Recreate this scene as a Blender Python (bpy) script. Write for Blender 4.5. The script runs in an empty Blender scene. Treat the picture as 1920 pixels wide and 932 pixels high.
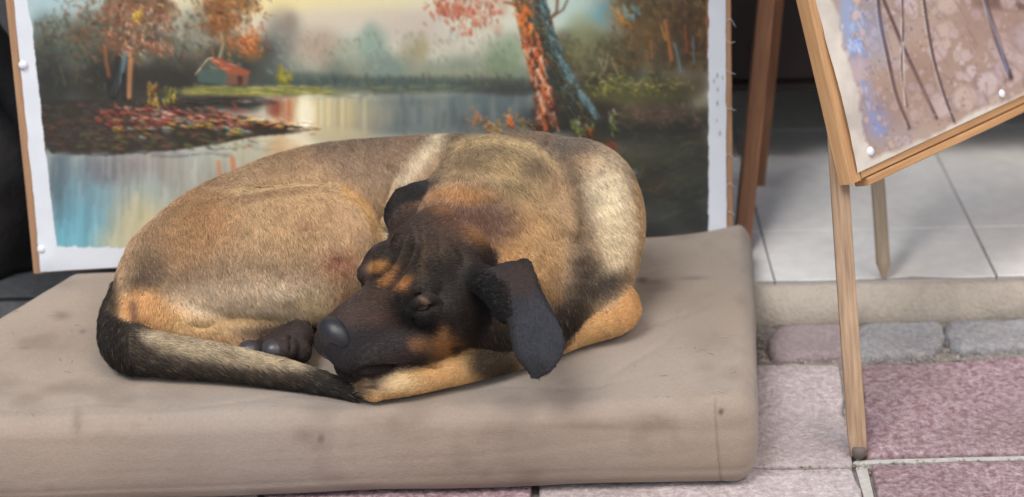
import bpy, math, random
import numpy as np
import openvdb as vdb
from mathutils import Vector, Matrix
random.seed(7); RNG = np.random.default_rng(7)
R = math.radians
SC = bpy.context.scene
COL = SC.collection

# ------------------------------------------------------------------ camera
W, H = 1920.0, 932.0
FPX = 4000.0
PITCH, ROLL = R(25.0), R(1.2)
CUSH = 0.12                                  # height of the cushion's top
CAMP = np.array([0.0, -2.72, 1.39])
_f = np.array([0, math.cos(PITCH), -math.sin(PITCH)])
_r0 = np.array([1.0, 0, 0]); _u0 = np.array([0, math.sin(PITCH), math.cos(PITCH)])
CR = math.cos(ROLL) * _r0 - math.sin(ROLL) * _u0
CU = math.cos(ROLL) * _u0 + math.sin(ROLL) * _r0
CF = _f
cam = bpy.data.objects.new('camera', bpy.data.cameras.new('camera')); COL.objects.link(cam)
cam.matrix_world = Matrix(((CR[0], CU[0], -CF[0], CAMP[0]), (CR[1], CU[1], -CF[1], CAMP[1]), (CR[2], CU[2], -CF[2], CAMP[2]), (0, 0, 0, 1)))
cam.data.sensor_width = 36; cam.data.lens = 36 * FPX / W
cam.data.clip_start = 0.05; cam.data.clip_end = 500
cam.data.dof.use_dof = True; cam.data.dof.focus_distance = 2.62; cam.data.dof.aperture_fstop = 2.8
SC.camera = cam

# ------------------------------------------------------------------ world, sun, exposure
SUN_EL, SUN_AZ = R(58), R(-38)               # azimuth measured from straight behind the camera, negative = from the left
wd = bpy.data.worlds.new('World'); SC.world = wd; wd.use_nodes = True
nt = wd.node_tree; nt.nodes.clear()
sky = nt.nodes.new('ShaderNodeTexSky'); sky.sky_type = 'NISHITA'; sky.sun_disc = False
sky.sun_elevation = SUN_EL; sky.sun_rotation = math.pi + (-SUN_AZ) * -1
sky.air_density = 1.6; sky.dust_density = 4.0; sky.ozone_density = 1.0
bg = nt.nodes.new('ShaderNodeBackground'); bg.inputs['Strength'].default_value = 0.10
wo = nt.nodes.new('ShaderNodeOutputWorld')
nt.links.new(sky.outputs[0], bg.inputs[0]); nt.links.new(bg.outputs[0], wo.inputs[0])
sl = bpy.data.lights.new('sun', 'SUN'); sl.energy = 1.5; sl.angle = R(24); sl.color = (1.0, 0.96, 0.9)
so = bpy.data.objects.new('sun', sl); COL.objects.link(so)
sd = Vector((math.sin(SUN_AZ) * math.cos(SUN_EL), -math.cos(SUN_AZ) * math.cos(SUN_EL), math.sin(SUN_EL)))
so.rotation_euler = sd.to_track_quat('Z', 'Y').to_euler(); so.location = (-2, -3, 5)
SC.view_settings.view_transform = 'Standard'; SC.view_settings.look = 'None'
SC.view_settings.exposure = 0.58; SC.view_settings.gamma = 1.0
SC.render.engine = 'CYCLES'
SC.cycles.use_denoising = True
SC.cycles.max_bounces = 6

# ------------------------------------------------------------------ pixel <-> place
def ray(u, v):
    d = CF * FPX + CR * (u - W / 2) - CU * (v - H / 2)
    return d / np.linalg.norm(d)
def PZ(u, v, z):
    d = ray(u, v); return CAMP + d * ((z - CAMP[2]) / d[2])
def P(u, v, h): return PZ(u, v, CUSH + h)     # point at height h over the cushion
def PY(u, v, y):
    d = ray(u, v); return CAMP + d * ((y - CAMP[1]) / d[1])
def PPL(u, v, o, n):
    d = ray(u, v); return CAMP + d * (np.dot(o - CAMP, n) / np.dot(d, n))
def proj(p):
    q = np.asarray(p, float) - CAMP
    z = q @ CF
    return W / 2 + FPX * (q @ CR) / z, H / 2 - FPX * (q @ CU) / z
def unit(v): v = np.asarray(v, float); return v / np.linalg.norm(v)
def lin(c):
    c = np.asarray(c, float) / 255.0
    return np.where(c <= 0.04045, c / 12.92, ((c + 0.055) / 1.055) ** 2.4)

# ------------------------------------------------------------------ noise
_P = RNG.random((64, 64, 64)).astype(np.float32)
def vnoise(x, y, z=0.0):
    x, y, z = np.broadcast_arrays(np.asarray(x, float), np.asarray(y, float), np.asarray(z, float))
    xi, yi, zi = np.floor(x).astype(int), np.floor(y).astype(int), np.floor(z).astype(int)
    fx, fy, fz = x - xi, y - yi, z - zi
    fx = fx * fx * (3 - 2 * fx); fy = fy * fy * (3 - 2 * fy); fz = fz * fz * (3 - 2 * fz)
    def g(a, b, c): return _P[(xi + a) & 63, (yi + b) & 63, (zi + c) & 63]
    return ((g(0,0,0)*(1-fx)+g(1,0,0)*fx)*(1-fy)+(g(0,1,0)*(1-fx)+g(1,1,0)*fx)*fy)*(1-fz) + \
           ((g(0,0,1)*(1-fx)+g(1,0,1)*fx)*(1-fy)+(g(0,1,1)*(1-fx)+g(1,1,1)*fx)*fy)*fz
def fbm(x, y, z=0.0, o=4):
    s, a, t = 0, 1.0, 0
    for i in range(o):
        s = s + a * vnoise(np.asarray(x) * 2**i + 7.3 * i, np.asarray(y) * 2**i + 3.1 * i, np.asarray(z) * 2**i); t += a; a *= 0.5
    return s / t

# ------------------------------------------------------------------ a paint buffer (pigment laid on in strokes)
class Paint:
    def __init__(s, u0, v0, u1, v1, sc, base):
        s.u0, s.v0, s.sc = u0, v0, sc
        s.w, s.h = int((u1 - u0) * sc), int((v1 - v0) * sc)
        s.a = np.empty((s.h, s.w, 3), np.float32); s.a[:] = np.asarray(base, np.float32) / 255.0
        s.z = np.zeros((s.h, s.w), np.float32); s.k = 1.0
    def box(s, u0, v0, u1, v1):
        x0 = max(0, int((u0 - s.u0) * s.sc)); x1 = min(s.w, int((u1 - s.u0) * s.sc) + 2)
        y0 = max(0, int((v0 - s.v0) * s.sc)); y1 = min(s.h, int((v1 - s.v0) * s.sc) + 2)
        if x1 <= x0 or y1 <= y0: return None
        X = (np.arange(x0, x1) + .5) / s.sc + s.u0; Y = (np.arange(y0, y1) + .5) / s.sc + s.v0
        return (slice(y0, y1), slice(x0, x1)), X[None, :], Y[:, None]
    def mix(s, sl, m, c, relief=0.0):
        m = m.astype(np.float32); c = np.asarray(c, np.float32) / 255.0
        s.a[sl] += (c - s.a[sl]) * m[..., None]
        if relief: s.z[sl] += m * relief
    def blob(s, u, v, ru, rv, c, al=1.0, ang=0.0, soft=1.0, relief=0):
        e = max(ru, rv) * (1 + soft) + 2
        b = s.box(u - e, v - e, u + e, v + e)
        if b is None: return
        sl, X, Y = b; ca, sa = math.cos(R(ang)), math.sin(R(ang))
        x = ((X - u) * ca + (Y - v) * sa) / ru; y = (-(X - u) * sa + (Y - v) * ca) / rv
        r = np.sqrt(x * x + y * y)
        m = np.clip((1 + soft * .5 - r) / max(soft, 1e-3), 0, 1); m = m * m * (3 - 2 * m)
        s.mix(sl, m * al, c, relief)
    def line(s, pts, w, c, al=1.0, soft=0.6, relief=0):
        pts = np.asarray(pts, float)
        ws = np.broadcast_to(np.asarray(w, float), (len(pts),))
        e = ws.max() * (1 + soft) + 2
        b = s.box(pts[:, 0].min() - e, pts[:, 1].min() - e, pts[:, 0].max() + e, pts[:, 1].max() + e)
        if b is None: return
        sl, X, Y = b; best = None
        for i in range(len(pts) - 1):
            ax, ay = pts[i]; bx, by = pts[i + 1]; L = (bx - ax)**2 + (by - ay)**2 + 1e-6
            t = np.clip(((X - ax) * (bx - ax) + (Y - ay) * (by - ay)) / L, 0, 1)
            d = np.sqrt((X - ax - t * (bx - ax))**2 + (Y - ay - t * (by - ay))**2) / (ws[i] + t * (ws[i + 1] - ws[i]))
            best = d if best is None else np.minimum(best, d)
        m = np.clip((1 + soft * .5 - best) / max(soft, 1e-3), 0, 1); m = m * m * (3 - 2 * m)
        s.mix(sl, m * al, c, relief)
    def poly(s, pts, c, al=1.0):
        pts = np.asarray(pts, float)
        b = s.box(pts[:, 0].min() - 1, pts[:, 1].min() - 1, pts[:, 0].max() + 1, pts[:, 1].max() + 1)
        if b is None: return
        sl, X, Y = b; ins = np.zeros(np.broadcast(X, Y).shape, bool); n = len(pts)
        for i in range(n):
            x1, y1 = pts[i]; x2, y2 = pts[(i + 1) % n]
            if y1 == y2: continue
            c1 = ((y1 > Y) != (y2 > Y)) & (X < (x2 - x1) * (Y - y1) / (y2 - y1) + x1); ins ^= c1
        s.mix(sl, ins * al, c)
    def dabs(s, u0, v0, u1, v1, n, cols, ln=(4, 12), wd=(1, 3), ang=(60, 30), al=(.4, .9), gauss=False, relief=.5):
        for i in range(n):
            if gauss:
                u = random.gauss((u0 + u1) / 2, (u1 - u0) / 4); v = random.gauss((v0 + v1) / 2, (v1 - v0) / 4)
            else: u = random.uniform(u0, u1); v = random.uniform(v0, v1)
            a = R(random.gauss(*ang)); L = random.uniform(*ln) / 2; w = random.uniform(*wd)
            c = np.array(random.choice(cols), float) + random.gauss(0, 7)
            s.line([(u - L * math.cos(a), v - L * math.sin(a)), (u + L * math.cos(a), v + L * math.sin(a))], (w, w * .5), np.clip(c, 0, 255), random.uniform(*al) * s.k, .8, relief)
    def soften(s, n=1, box=None):
        for _ in range(n):
            for ax in (0, 1): s.a = .25 * np.roll(s.a, 1, ax) + .5 * s.a + .25 * np.roll(s.a, -1, ax)
    def sample(s, u, v, ch=None):
        x = np.clip((np.asarray(u) - s.u0) * s.sc - .5, 0, s.w - 1.001); y = np.clip((np.asarray(v) - s.v0) * s.sc - .5, 0, s.h - 1.001)
        xi, yi = x.astype(int), y.astype(int); fx, fy = x - xi, y - yi
        A = s.z if ch == 'z' else s.a
        if A.ndim == 3: fx, fy = fx[:, None], fy[:, None]
        return (A[yi, xi]*(1-fx)+A[yi, xi+1]*fx)*(1-fy)+(A[yi+1, xi]*(1-fx)+A[yi+1, xi+1]*fx)*fy

# ------------------------------------------------------------------ objects and materials
def tag(o, label=None, cat=None, group=None, kind=None):
    if label: o['label'] = label
    if cat: o['category'] = cat
    if group: o['group'] = group
    if kind: o['kind'] = kind
    return o
def empty(name, loc):
    o = bpy.data.objects.new(name, None); o.empty_display_size = .05; COL.objects.link(o); o.location = Vector(loc); return o
def mesh(name, V, F, mat, parent=None, smooth=True, colors=None, world=True):
    """world coordinates in; origin moved to the centre of the mesh"""
    V = np.asarray(V, np.float64)
    c = V.mean(0) if world else np.zeros(3)
    me = bpy.data.meshes.new(name)
    if isinstance(F, np.ndarray):
        V0 = (V - c).astype(np.float32)
        me.vertices.add(len(V0)); me.vertices.foreach_set('co', V0.ravel())
        n, k = F.shape
        me.loops.add(n * k); me.loops.foreach_set('vertex_index', F.astype(np.int32).ravel())
        me.polygons.add(n); me.polygons.foreach_set('loop_start', np.arange(0, n * k, k, dtype=np.int32))
        me.update(calc_edges=True); me.validate()
    else:
        me.from_pydata([tuple(x) for x in (V - c)], [], F)
    if smooth: me.polygons.foreach_set('use_smooth', np.ones(len(me.polygons), bool))
    if colors is not None:
        at = me.color_attributes.new('pigment', 'FLOAT_COLOR', 'POINT')
        cc = np.ones((len(V), 4), np.float32); cc[:, :3] = colors; at.data.foreach_set('color', cc.ravel())
    me.materials.append(mat)
    o = bpy.data.objects.new(name, me); COL.objects.link(o)
    o.location = Vector(c)
    if parent is not None:
        o.parent = parent; o.matrix_parent_inverse = Matrix.Identity(4)
        o.location = Vector(c) - wloc(parent)
    return o
def wloc(o):
    l = Vector(o.location)
    while o.parent is not None: o = o.parent; l += Vector(o.location)
    return l
def grid_faces(nu, nv):
    i = np.arange(nv - 1)[:, None] * nu + np.arange(nu - 1)[None, :]; i = i.ravel()
    return np.stack([i, i + 1, i + nu + 1, i + nu], 1)

def material(name, color=None, rough=.7, attr=None, noise=None, bump=None, spec=.4, stretch=(1, 1, 1), dark=None, metallic=0, extra=None, sheen=0):
    m = bpy.data.materials.new(name); m.use_nodes = True; n = m.node_tree.nodes; l = m.node_tree.links
    b = n['Principled BSDF']; b.inputs['Roughness'].default_value = rough; b.inputs['Metallic'].default_value = metallic
    b.inputs['Specular IOR Level'].default_value = spec
    if sheen: b.inputs['Sheen Weight'].default_value = sheen
    tc = n.new('ShaderNodeTexCoord'); mp = n.new('ShaderNodeMapping'); mp.inputs['Scale'].default_value = stretch
    l.new(tc.outputs['Object'], mp.inputs[0])
    src = None
    if attr:
        a = n.new('ShaderNodeAttribute'); a.attribute_name = attr; src = a.outputs['Color']
    if color is not None:
        rgb = n.new('ShaderNodeRGB'); rgb.outputs[0].default_value = (*lin(color), 1); src = rgb.outputs[0]
    for sc, amt, dk in (noise or []):
        t = n.new('ShaderNodeTexNoise'); t.inputs['Scale'].default_value = sc; t.inputs['Detail'].default_value = 5; t.inputs['Roughness'].default_value = .6
        l.new(mp.outputs[0], t.inputs['Vector'])
        cr = n.new('ShaderNodeValToRGB'); cr.color_ramp.elements[0].position = .35; cr.color_ramp.elements[1].position = .68
        l.new(t.outputs['Fac'], cr.inputs[0])
        mx = n.new('ShaderNodeMix'); mx.data_type = 'RGBA'; mx.blend_type = 'MIX'
        sc2 = n.new('ShaderNodeMath'); sc2.operation = 'MULTIPLY'; sc2.inputs[1].default_value = amt
        l.new(cr.outputs[0], sc2.inputs[0]); l.new(sc2.outputs[0], mx.inputs['Factor'])
        l.new(src, mx.inputs['A']); mx.inputs['B'].default_value = (*lin(dk), 1); src = mx.outputs['Result']
    l.new(src, b.inputs['Base Color'])
    prev = None
    for sc, st, dist in (bump or []):
        t = n.new('ShaderNodeTexNoise'); t.inputs['Scale'].default_value = sc; t.inputs['Detail'].default_value = 4
        l.new(mp.outputs[0], t.inputs['Vector'])
        bp = n.new('ShaderNodeBump'); bp.inputs['Strength'].default_value = st; bp.inputs['Distance'].default_value = dist
        l.new(t.outputs['Fac'], bp.inputs['Height'])
        if prev is not None: l.new(prev.outputs[0], bp.inputs['Normal'])
        prev = bp
    if prev is not None: l.new(prev.outputs[0], b.inputs['Normal'])
    if extra: extra(n, l, b, mp)
    return m

def M_wood(name, base, dk, lt=None):
    return material(name, base, .6, noise=[(70, .8, dk), (14, .5, lt or dk), (240, .6, dk)], bump=[(90, .35, .002)], stretch=(1, 1, .06), spec=.3)

def beam(name, p0, p1, w, d, xdir, mat, parent, bev=.0015, taper=None):
    """bar from p0 to p1, width w along xdir, depth d; long axis is local Z so the grain runs along it"""
    p0, p1 = np.asarray(p0, float), np.asarray(p1, float)
    L = np.linalg.norm(p1 - p0); z = (p1 - p0) / L
    x = np.asarray(xdir, float); x = unit(x - z * np.dot(x, z)); y = np.cross(z, x)
    prof = []
    b = bev
    for sx, sy, q in ((1, 1, 0), (-1, 1, 1), (-1, -1, 2), (1, -1, 3)):
        cx, cy = sx * (w / 2 - b), sy * (d / 2 - b)
        for k in range(3):
            a = q * math.pi / 2 + k * math.pi / 4
            prof.append((cx + b * math.cos(a), cy + b * math.sin(a)))
    n = len(prof); V = []; F = []
    rows = 12
    ph = random.random() * 9
    for i in range(rows + 1):
        t = i / rows; zz = -L / 2 + L * t
        s = 1.0 if taper is None else (taper if t == 0 else 1.0)
        if taper is not None and i == 1: zz = -L / 2 + .022
        wob = (math.sin(t * 7 + ph) * .0007, math.sin(t * 5 + ph * 2) * .0007)
        for (a, c) in prof: V.append((a * s + wob[0], c * s + wob[1], zz))
    for i in range(rows):
        for k in range(n):
            k2 = (k + 1) % n
            F.append((i * n + k, i * n + k2, (i + 1) * n + k2, (i + 1) * n + k))
    F.append(tuple(range(n - 1, -1, -1))); F.append(tuple(rows * n + k for k in range(n)))
    me = bpy.data.meshes.new(name); me.from_pydata(V, [], F); me.materials.append(mat)
    o = bpy.data.objects.new(name, me); COL.objects.link(o)
    c = (p0 + p1) / 2
    rot = Matrix(((x[0], y[0], z[0]), (x[1], y[1], z[1]), (x[2], y[2], z[2]))).to_4x4()
    off = wloc(parent) if parent is not None else Vector((0, 0, 0))
    o.parent = parent; o.matrix_basis = Matrix.Translation(Vector(c) - off) @ rot
    return o

def stone(name, outline, z0, z1, mat, parent, bev=.006, wob=.004, rnd=.02, seed=0, bumpy=.0015):
    """a slab with an uneven outline (world xy), rounded corners, worn edges and an uneven top"""
    o = np.asarray(outline, float)[:, :2]; n = len(o); pts = []
    for i in range(n):
        a, b, c = o[i - 1], o[i], o[(i + 1) % n]
        la, lc = np.linalg.norm(a - b), np.linalg.norm(c - b); r = min(rnd, la * .45, lc * .45)
        pa, pc = b + (a - b) / la * r, b + (c - b) / lc * r
        for t in (0, .33, .67, 1): pts.append((1-t)**2 * pa + 2*t*(1-t) * b + t*t * pc)
    out = []
    for i in range(len(pts)):
        a, b = pts[i], pts[(i + 1) % len(pts)]; k = max(1, int(np.linalg.norm(b - a) / .02))
        for j in range(k): out.append(a + (b - a) * j / k)
    out = np.array(out); c = out.mean(0)
    nn = fbm(out[:, 0] * 30 + seed, out[:, 1] * 30, seed, 2) - .5
    dirs = (out - c) / np.linalg.norm(out - c, axis=1)[:, None]
    out = out + dirs * (nn * 2 * wob)[:, None]
    m = len(out); V = []; F = []
    for s, z in ((0, z0), (0, z1 - bev), (bev * .4, z1 - bev * .25), (bev * 1.3, z1)):
        for q, d in zip(out, dirs): V.append((*(q - d * s), z))
    lev = (.8, .5, .2)
    for s in lev:
        for q, d in zip(out, dirs):
            p = c + (q - d * bev * 1.3 - c) * s
            V.append((*p, z1 + (float(fbm(p[0] * 14, p[1] * 14, seed, 2)) - .5) * 2 * bumpy))
    for r_ in range(3 + len(lev)):
        for k in range(m):
            k2 = (k + 1) % m; F.append((r_ * m + k, r_ * m + k2, (r_ + 1) * m + k2, (r_ + 1) * m + k))
    F.append(tuple((3 + len(lev)) * m + k for k in range(m)))
    return mesh(name, V, F, mat, parent)

# ================================================================== SETTING
M_grout = material('cement', (150, 143, 136), .95, noise=[(8, .7, (104, 94, 86)), (50, .6, (186, 182, 178)), (150, .5, (96, 86, 80))], bump=[(160, .5, .003)])
def speck(base, d1, d2, l1, sc=1.0):
    return material('stone', base, .85, noise=[(7 * sc, .7, d1), (60 * sc, .6, d2), (130 * sc, .8, l1), (240, .5, d2), (3, .4, (112, 100, 94))], bump=[(30, .7, .006), (160, .8, .003)], spec=.25)
M_pink = speck((146, 120, 126), (128, 98, 105), (114, 76, 83), (208, 192, 199))
M_pink2 = speck((182, 172, 172), (150, 142, 148), (160, 142, 146), (222, 214, 212))
M_mauve = speck((160, 146, 148), (142, 128, 134), (130, 112, 116), (178, 168, 170))
M_grey = speck((160, 162, 168), (122, 126, 136), (110, 114, 124), (196, 192, 188))
M_beige = speck((186, 176, 164), (160, 150, 138), (200, 192, 182), (172, 160, 146), .7)
M_darkstone = material('dark stone', (62, 64, 68), .7, noise=[(20, .6, (40, 41, 44)), (90, .4, (84, 88, 92))], bump=[(60, .4, .004)])
M_tile = material('marble tile', (240, 239, 238), .32, noise=[(2.5, .35, (200, 190, 178)), (9, .35, (212, 212, 214)), (40, .2, (176, 170, 162))], bump=[(12, .15, .002)], spec=.4)

street = mesh('street', [(-40, -40, -.012), (40, -40, -.012), (40, 0.2, -.012), (-40, 0.2, -.012)], [(0, 1, 2, 3)], M_grout, smooth=False)
tag(street, 'cement bed of the paved street under the cushion and easel', kind='structure')
def S(pts, z=0.0): return [PZ(u, v, z) for u, v in pts]
pav = [
    (S([(1617, 684), (2150, 656), (2190, 838), (1624, 853)]), M_pink),
    (S([(1634, 870), (2200, 854), (2260, 1040), (1672, 1060)]), M_pink),
    (S([(1414, 682), (1572, 684), (1600, 873), (1400, 873)]), M_pink2),
    (S([(1006, 880), (1603, 878), (1644, 1060), (1010, 1060)]), M_pink2),
    (S([(500, 880), (994, 880), (990, 1060), (480, 1060)]), M_pink),
    (S([(0, 880), (488, 880), (466, 1060), (-40, 1060)]), M_pink2),
    (S([(1000, 690), (1402, 690), (1386, 872), (1000, 872)]), M_pink),
    (S([(-620, 880), (-12, 880), (-60, 1060), (-700, 1060)]), M_pink),
    (S([(2200, 668), (2800, 640), (2900, 826), (2240, 838)]), M_pink2),
]
for k, x in enumerate(np.arange(-1.8, .1, .42)):
    pav.append(([(x, -.325, 0), (x + .405, -.325, 0), (x + .405, -.11, 0), (x, -.11, 0)], (M_pink2, M_pink)[k % 2]))
for j in range(4):
    for k in range(9):
        x = -2.0 + .42 * k + .2 * (j % 2); y = -.86 - .28 * j
        pav.append(([(x, y, 0), (x + .405, y, 0), (x + .405, y + .265, 0), (x, y + .265, 0)], (M_pink, M_pink2)[(k + j) % 2]))
# setts laid against the foot of the step
for k, (o, m) in enumerate(pav): stone('paver', o, -.03, 0.0, m, street, seed=k * 3.7, wob=.007, rnd=.008, bev=.004, bumpy=.003)
setts = [(S([(1447, 612), (1596, 607), (1594, 668), (1449, 672)]), M_mauve),
         (S([(1602, 606), (1764, 602), (1768, 660), (1604, 670)]), M_grey),
         (S([(1772, 602), (1985, 595), (1990, 650), (1780, 658)]), M_grey),
         (S([(1995, 597), (2200, 590), (2210, 640), (2000, 647)]), M_mauve)]
for k, x in enumerate(np.arange(-1.6, .3, .16)):
    setts.append(([(x, -.1, 0), (x + .15, -.1, 0), (x + .15, -.03, 0), (x, -.03, 0)], (M_grey, M_mauve)[k % 2]))
for k, (o, m) in enumerate(setts): stone('sett', o, -.03, .004, m, street, seed=k * 5.1 + 2, wob=.010, rnd=.02, bev=.009, bumpy=.005)

M_mortar = material('pale mortar', (176, 173, 168), .95, noise=[(30, .5, (160, 154, 148)), (110, .4, (214, 212, 208))], bump=[(120, .6, .003)])
for q in ([(1600, 859), (2190, 842), (2192, 848), (1602, 866)], [(1604, 870), (1626, 871), (1640, 930), (1660, 1050), (1640, 1050), (1622, 935)]):
    stone('mortar_line', S(q), -.014, -.0035, M_mortar, street, bev=.002, wob=.003, rnd=.006, seed=4.4)
def grit():
    V, F = [], []; rr = random.Random(5)
    def grain(x, y, z, r_):
        b = len(V)
        for dx, dy, dz in ((1, 0, 0), (0, 1, 0), (-1, 0, 0), (0, -1, 0), (0, 0, .8), (0, 0, -.6)):
            k = r_ * rr.uniform(.6, 1.2); V.append((x + dx * k, y + dy * k, z + dz * k))
        for a, c in ((0, 1), (1, 2), (2, 3), (3, 0)): F.append((b + a, b + c, b + 4)); F.append((b + c, b + a, b + 5))
    lines = [((1560, 676), (1960, 660)), ((1430, 604), (1430, 680)), ((1430, 608), (1930, 596)), ((1598, 680), (1610, 870)), ((1430, 676), (1600, 678)), ((1410, 875), (1930, 862)), ((1768, 600), (1774, 660)), ((1600, 606), (1600, 670)), ((1424, 600), (1432, 690))]
    for (a, b) in lines:
        for i in range(int(math.hypot(b[0] - a[0], b[1] - a[1]) * .9)):
            t = rr.random(); p = PZ(a[0] + (b[0] - a[0]) * t + rr.gauss(0, 5), a[1] + (b[1] - a[1]) * t + rr.gauss(0, 4), 0)
            grain(p[0], p[1], rr.uniform(-.010, -.001), rr.uniform(.0008, .0026))
    for i in range(260):
        p = PZ(rr.uniform(1415, 1930), rr.uniform(680, 925), 0); grain(p[0], p[1], .0022, rr.uniform(.0004, .0012))
    o = mesh('grit', V, F, material('grit', (150, 138, 126), .9, noise=[(30, .8, (92, 82, 76)), (90, .6, (206, 200, 194))]), None, smooth=False)
    tag(o, 'loose sand and grit lying in the joints of the paving', 'grit', kind='stuff')
grit()

FZ = .06                                      # shop floor level
YE = PZ(1700, 522, FZ)[1]                     # front edge of the floor tiles
YF = PZ(1700, 603, .004)[1]                  # foot of the kerb
kerb = mesh('kerb', [(-3, -.03, -.02), (3, -.03, -.02), (3, .4, -.02), (-3, .4, -.02), (-3, YE, FZ - .02), (3, YE, FZ - .02), (3, .4, FZ - .02), (-3, .4, FZ - .02)],
            [(0, 1, 5, 4), (4, 5, 6, 7), (1, 2, 6, 5), (0, 4, 7, 3)], M_grout, smooth=False)
tag(kerb, 'cement core of the low step before the shop floor', kind='structure')
def kerbstone(x0, x1, mat):
    """a kerb stone whose worn nose slopes from the floor down to the street"""
    prof = [(YE - .002, -.02), (YF, -.02), (YF - .002, .012), (YF + .004, .034), (YF + .018, .049), (YF + .035, .057), (YE - .002, .060)]
    n = 90; V = []; F = []; xs = np.linspace(x0, x1, n)
    for x in xs:
        for k, (y, z) in enumerate(prof):
            w = (float(fbm(x * 9, k * .8, x0, 4)) - .5) * .03 if 0 < k < 6 else 0
            V.append((x, y + w, z + w * .3))
    m = len(prof)
    for i in range(n - 1):
        for k in range(m - 1): F.append((i * m + k, i * m + k + 1, (i + 1) * m + k + 1, (i + 1) * m + k)[::-1])
    F.append(tuple(range(m))); F.append(tuple((n - 1) * m + k for k in range(m))[::-1])
    return mesh('kerb_stone', V, F, mat, kerb)
kx = [-2.6, -1.7, -.62, -.1, .99, 1.7, 2.5]
for k in range(6):
    kerbstone(kx[k] + .004, kx[k + 1] - .004, M_darkstone if kx[k + 1] < -.6 else M_beige)

floor = mesh('shop_floor', [(-3, YE, FZ - .012), (3, YE, FZ - .012), (3, 3.2, FZ - .012), (-3, 3.2, FZ - .012)], [(0, 1, 2, 3)], M_darkstone, smooth=False)
tag(floor, 'dark joint bed under the pale marble floor tiles of the shop', kind='structure')
jx = [PZ(1450, 515, FZ)[0], PZ(1868, 515, FZ)[0]]
tw = jx[1] - jx[0]; ty = .40
for j in range(7):
    for k in range(-6, 6):
        x = jx[0] + k * tw; y = YE + (j - 1) * ty + .17
        y0 = max(y, YE + .001)
        g = .0013
        a, b, c, d = x + g, x + tw - g, y0 + g, y + ty - g
        if c > d: continue
        V = [(a, c, FZ - .01), (b, c, FZ - .01), (b, d, FZ - .01), (a, d, FZ - .01)]
        zz = FZ + random.uniform(-.0006, .0006)
        V += [(a, c, zz - .001), (b, c, zz - .001), (b, d, zz - .001), (a, d, zz - .001)]
        V += [(a + .001, c + .001, zz), (b - .001, c + .001, zz), (b - .001, d - .001, zz), (a + .001, d - .001, zz)]
        F = [(0, 1, 5, 4), (1, 2, 6, 5), (2, 3, 7, 6), (3, 0, 4, 7), (4, 5, 9, 8), (5, 6, 10, 9), (6, 7, 11, 10), (7, 4, 8, 11), (8, 9, 10, 11)]
        mesh('floor_tile', V, F, M_tile if b > -.55 else M_darkstone, floor, smooth=False)

def box(name, lo, hi, mat, parent=None, bev=.004):
    (x0, y0, z0), (x1, y1, z1) = lo, hi; V = []; b = bev
    import itertools
    bm_v = []
    import bmesh
    bm = bmesh.new(); bmesh.ops.create_cube(bm, size=1)
    for v in bm.verts: v.co = Vector(((x1 - x0) * v.co.x, (y1 - y0) * v.co.y, (z1 - z0) * v.co.z))
    bmesh.ops.bevel(bm, geom=bm.edges[:], offset=b, segments=2, affect='EDGES')
    me = bpy.data.meshes.new(name); bm.to_mesh(me); bm.free(); me.materials.append(mat)
    o = bpy.data.objects.new(name, me); COL.objects.link(o); c = Vector(((x0 + x1) / 2, (y0 + y1) / 2, (z0 + z1) / 2))
    if parent is not None: o.parent = parent; c = c - wloc(parent)
    o.location = c
    return o
M_plaster = material('shop plaster', (70, 62, 56), .9, noise=[(4, .5, (50, 44, 40))], bump=[(40, .3, .004)])
shop = empty('shop_room', (0, 2.4, 0))
tag(shop, 'dark interior walls and ceiling of the shop behind the paintings', 'shop room')
box('back_wall', (-3, 3.2, 0), (3, 3.3, 2.7), M_plaster, shop)
box('side_wall', (-3.1, .9, 0), (-3.0, 3.3, 2.7), M_plaster, shop)
box('side_wall', (3.0, .9, 0), (3.1, 3.3, 2.7), M_plaster, shop)
box('ceiling', (-3.1, .9, 2.7), (3.1, 3.3, 2.85), M_plaster, shop)

# dark cabinet on short feet behind the easels
M_cab = material('dark lacquer', (38, 30, 31), .6, noise=[(6, .6, (24, 22, 26)), (15, .5, (52, 36, 36))], bump=[(30, .3, .003)], stretch=(1, 1, .5))
cab = empty('low_cabinet', (.9, .9, FZ))
tag(cab, 'dark brown low cabinet on short feet in the shadow behind the easel legs', 'cabinet')
for k in range(4):
    x = .16 + k * .46
    box('front_panel', (x + .004, .42, .208), (x + .456, .44, .95), M_cab, cab)
box('body', (.16, .443, .20), (2.0, 1.15, .96), M_cab, cab)
box('bottom_rail', (.16, .422, .188), (2.0, .46, .204), M_cab, cab)
for x in (.22, 1.94):
    for y in (.50, 1.08): box('foot', (x - .03, y - .03, FZ), (x + .03, y + .03, .198), M_cab, cab)

# dark rumpled sheet of plastic / bag at the far left
def lump(name, cx, cy, rx, ry, hgt, z0, mat, seed, n=90, m=60):
    V = []
    for j in range(m + 1):
        t = j / m; z = hgt * t
        pr = (1 - t**3) ** .5 * (1 - .25 * t) if t < 1 else 0.001
        for i in range(n):
            a = 2 * math.pi * i / n
            w = 1 + .28 * (float(fbm(math.cos(a) * 1.6 + seed, math.sin(a) * 1.6, t * 3.2 + seed, 4)) - .5) * 2
            f = abs(float(vnoise(math.cos(a) * 4 + t * 3, math.sin(a) * 4 - t * 2, seed)) - .5) * .16
            V.append((cx + rx * pr * (w - f) * math.cos(a), cy + ry * pr * (w - f) * math.sin(a), z0 + z))
    F = [(j * n + i, j * n + (i + 1) % n, (j + 1) * n + (i + 1) % n, (j + 1) * n + i) for j in range(m) for i in range(n)]
    F.append(tuple(m * n + i for i in range(n))); F.append(tuple(range(n - 1, -1, -1)))
    return mesh(name, V, F, mat)
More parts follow.
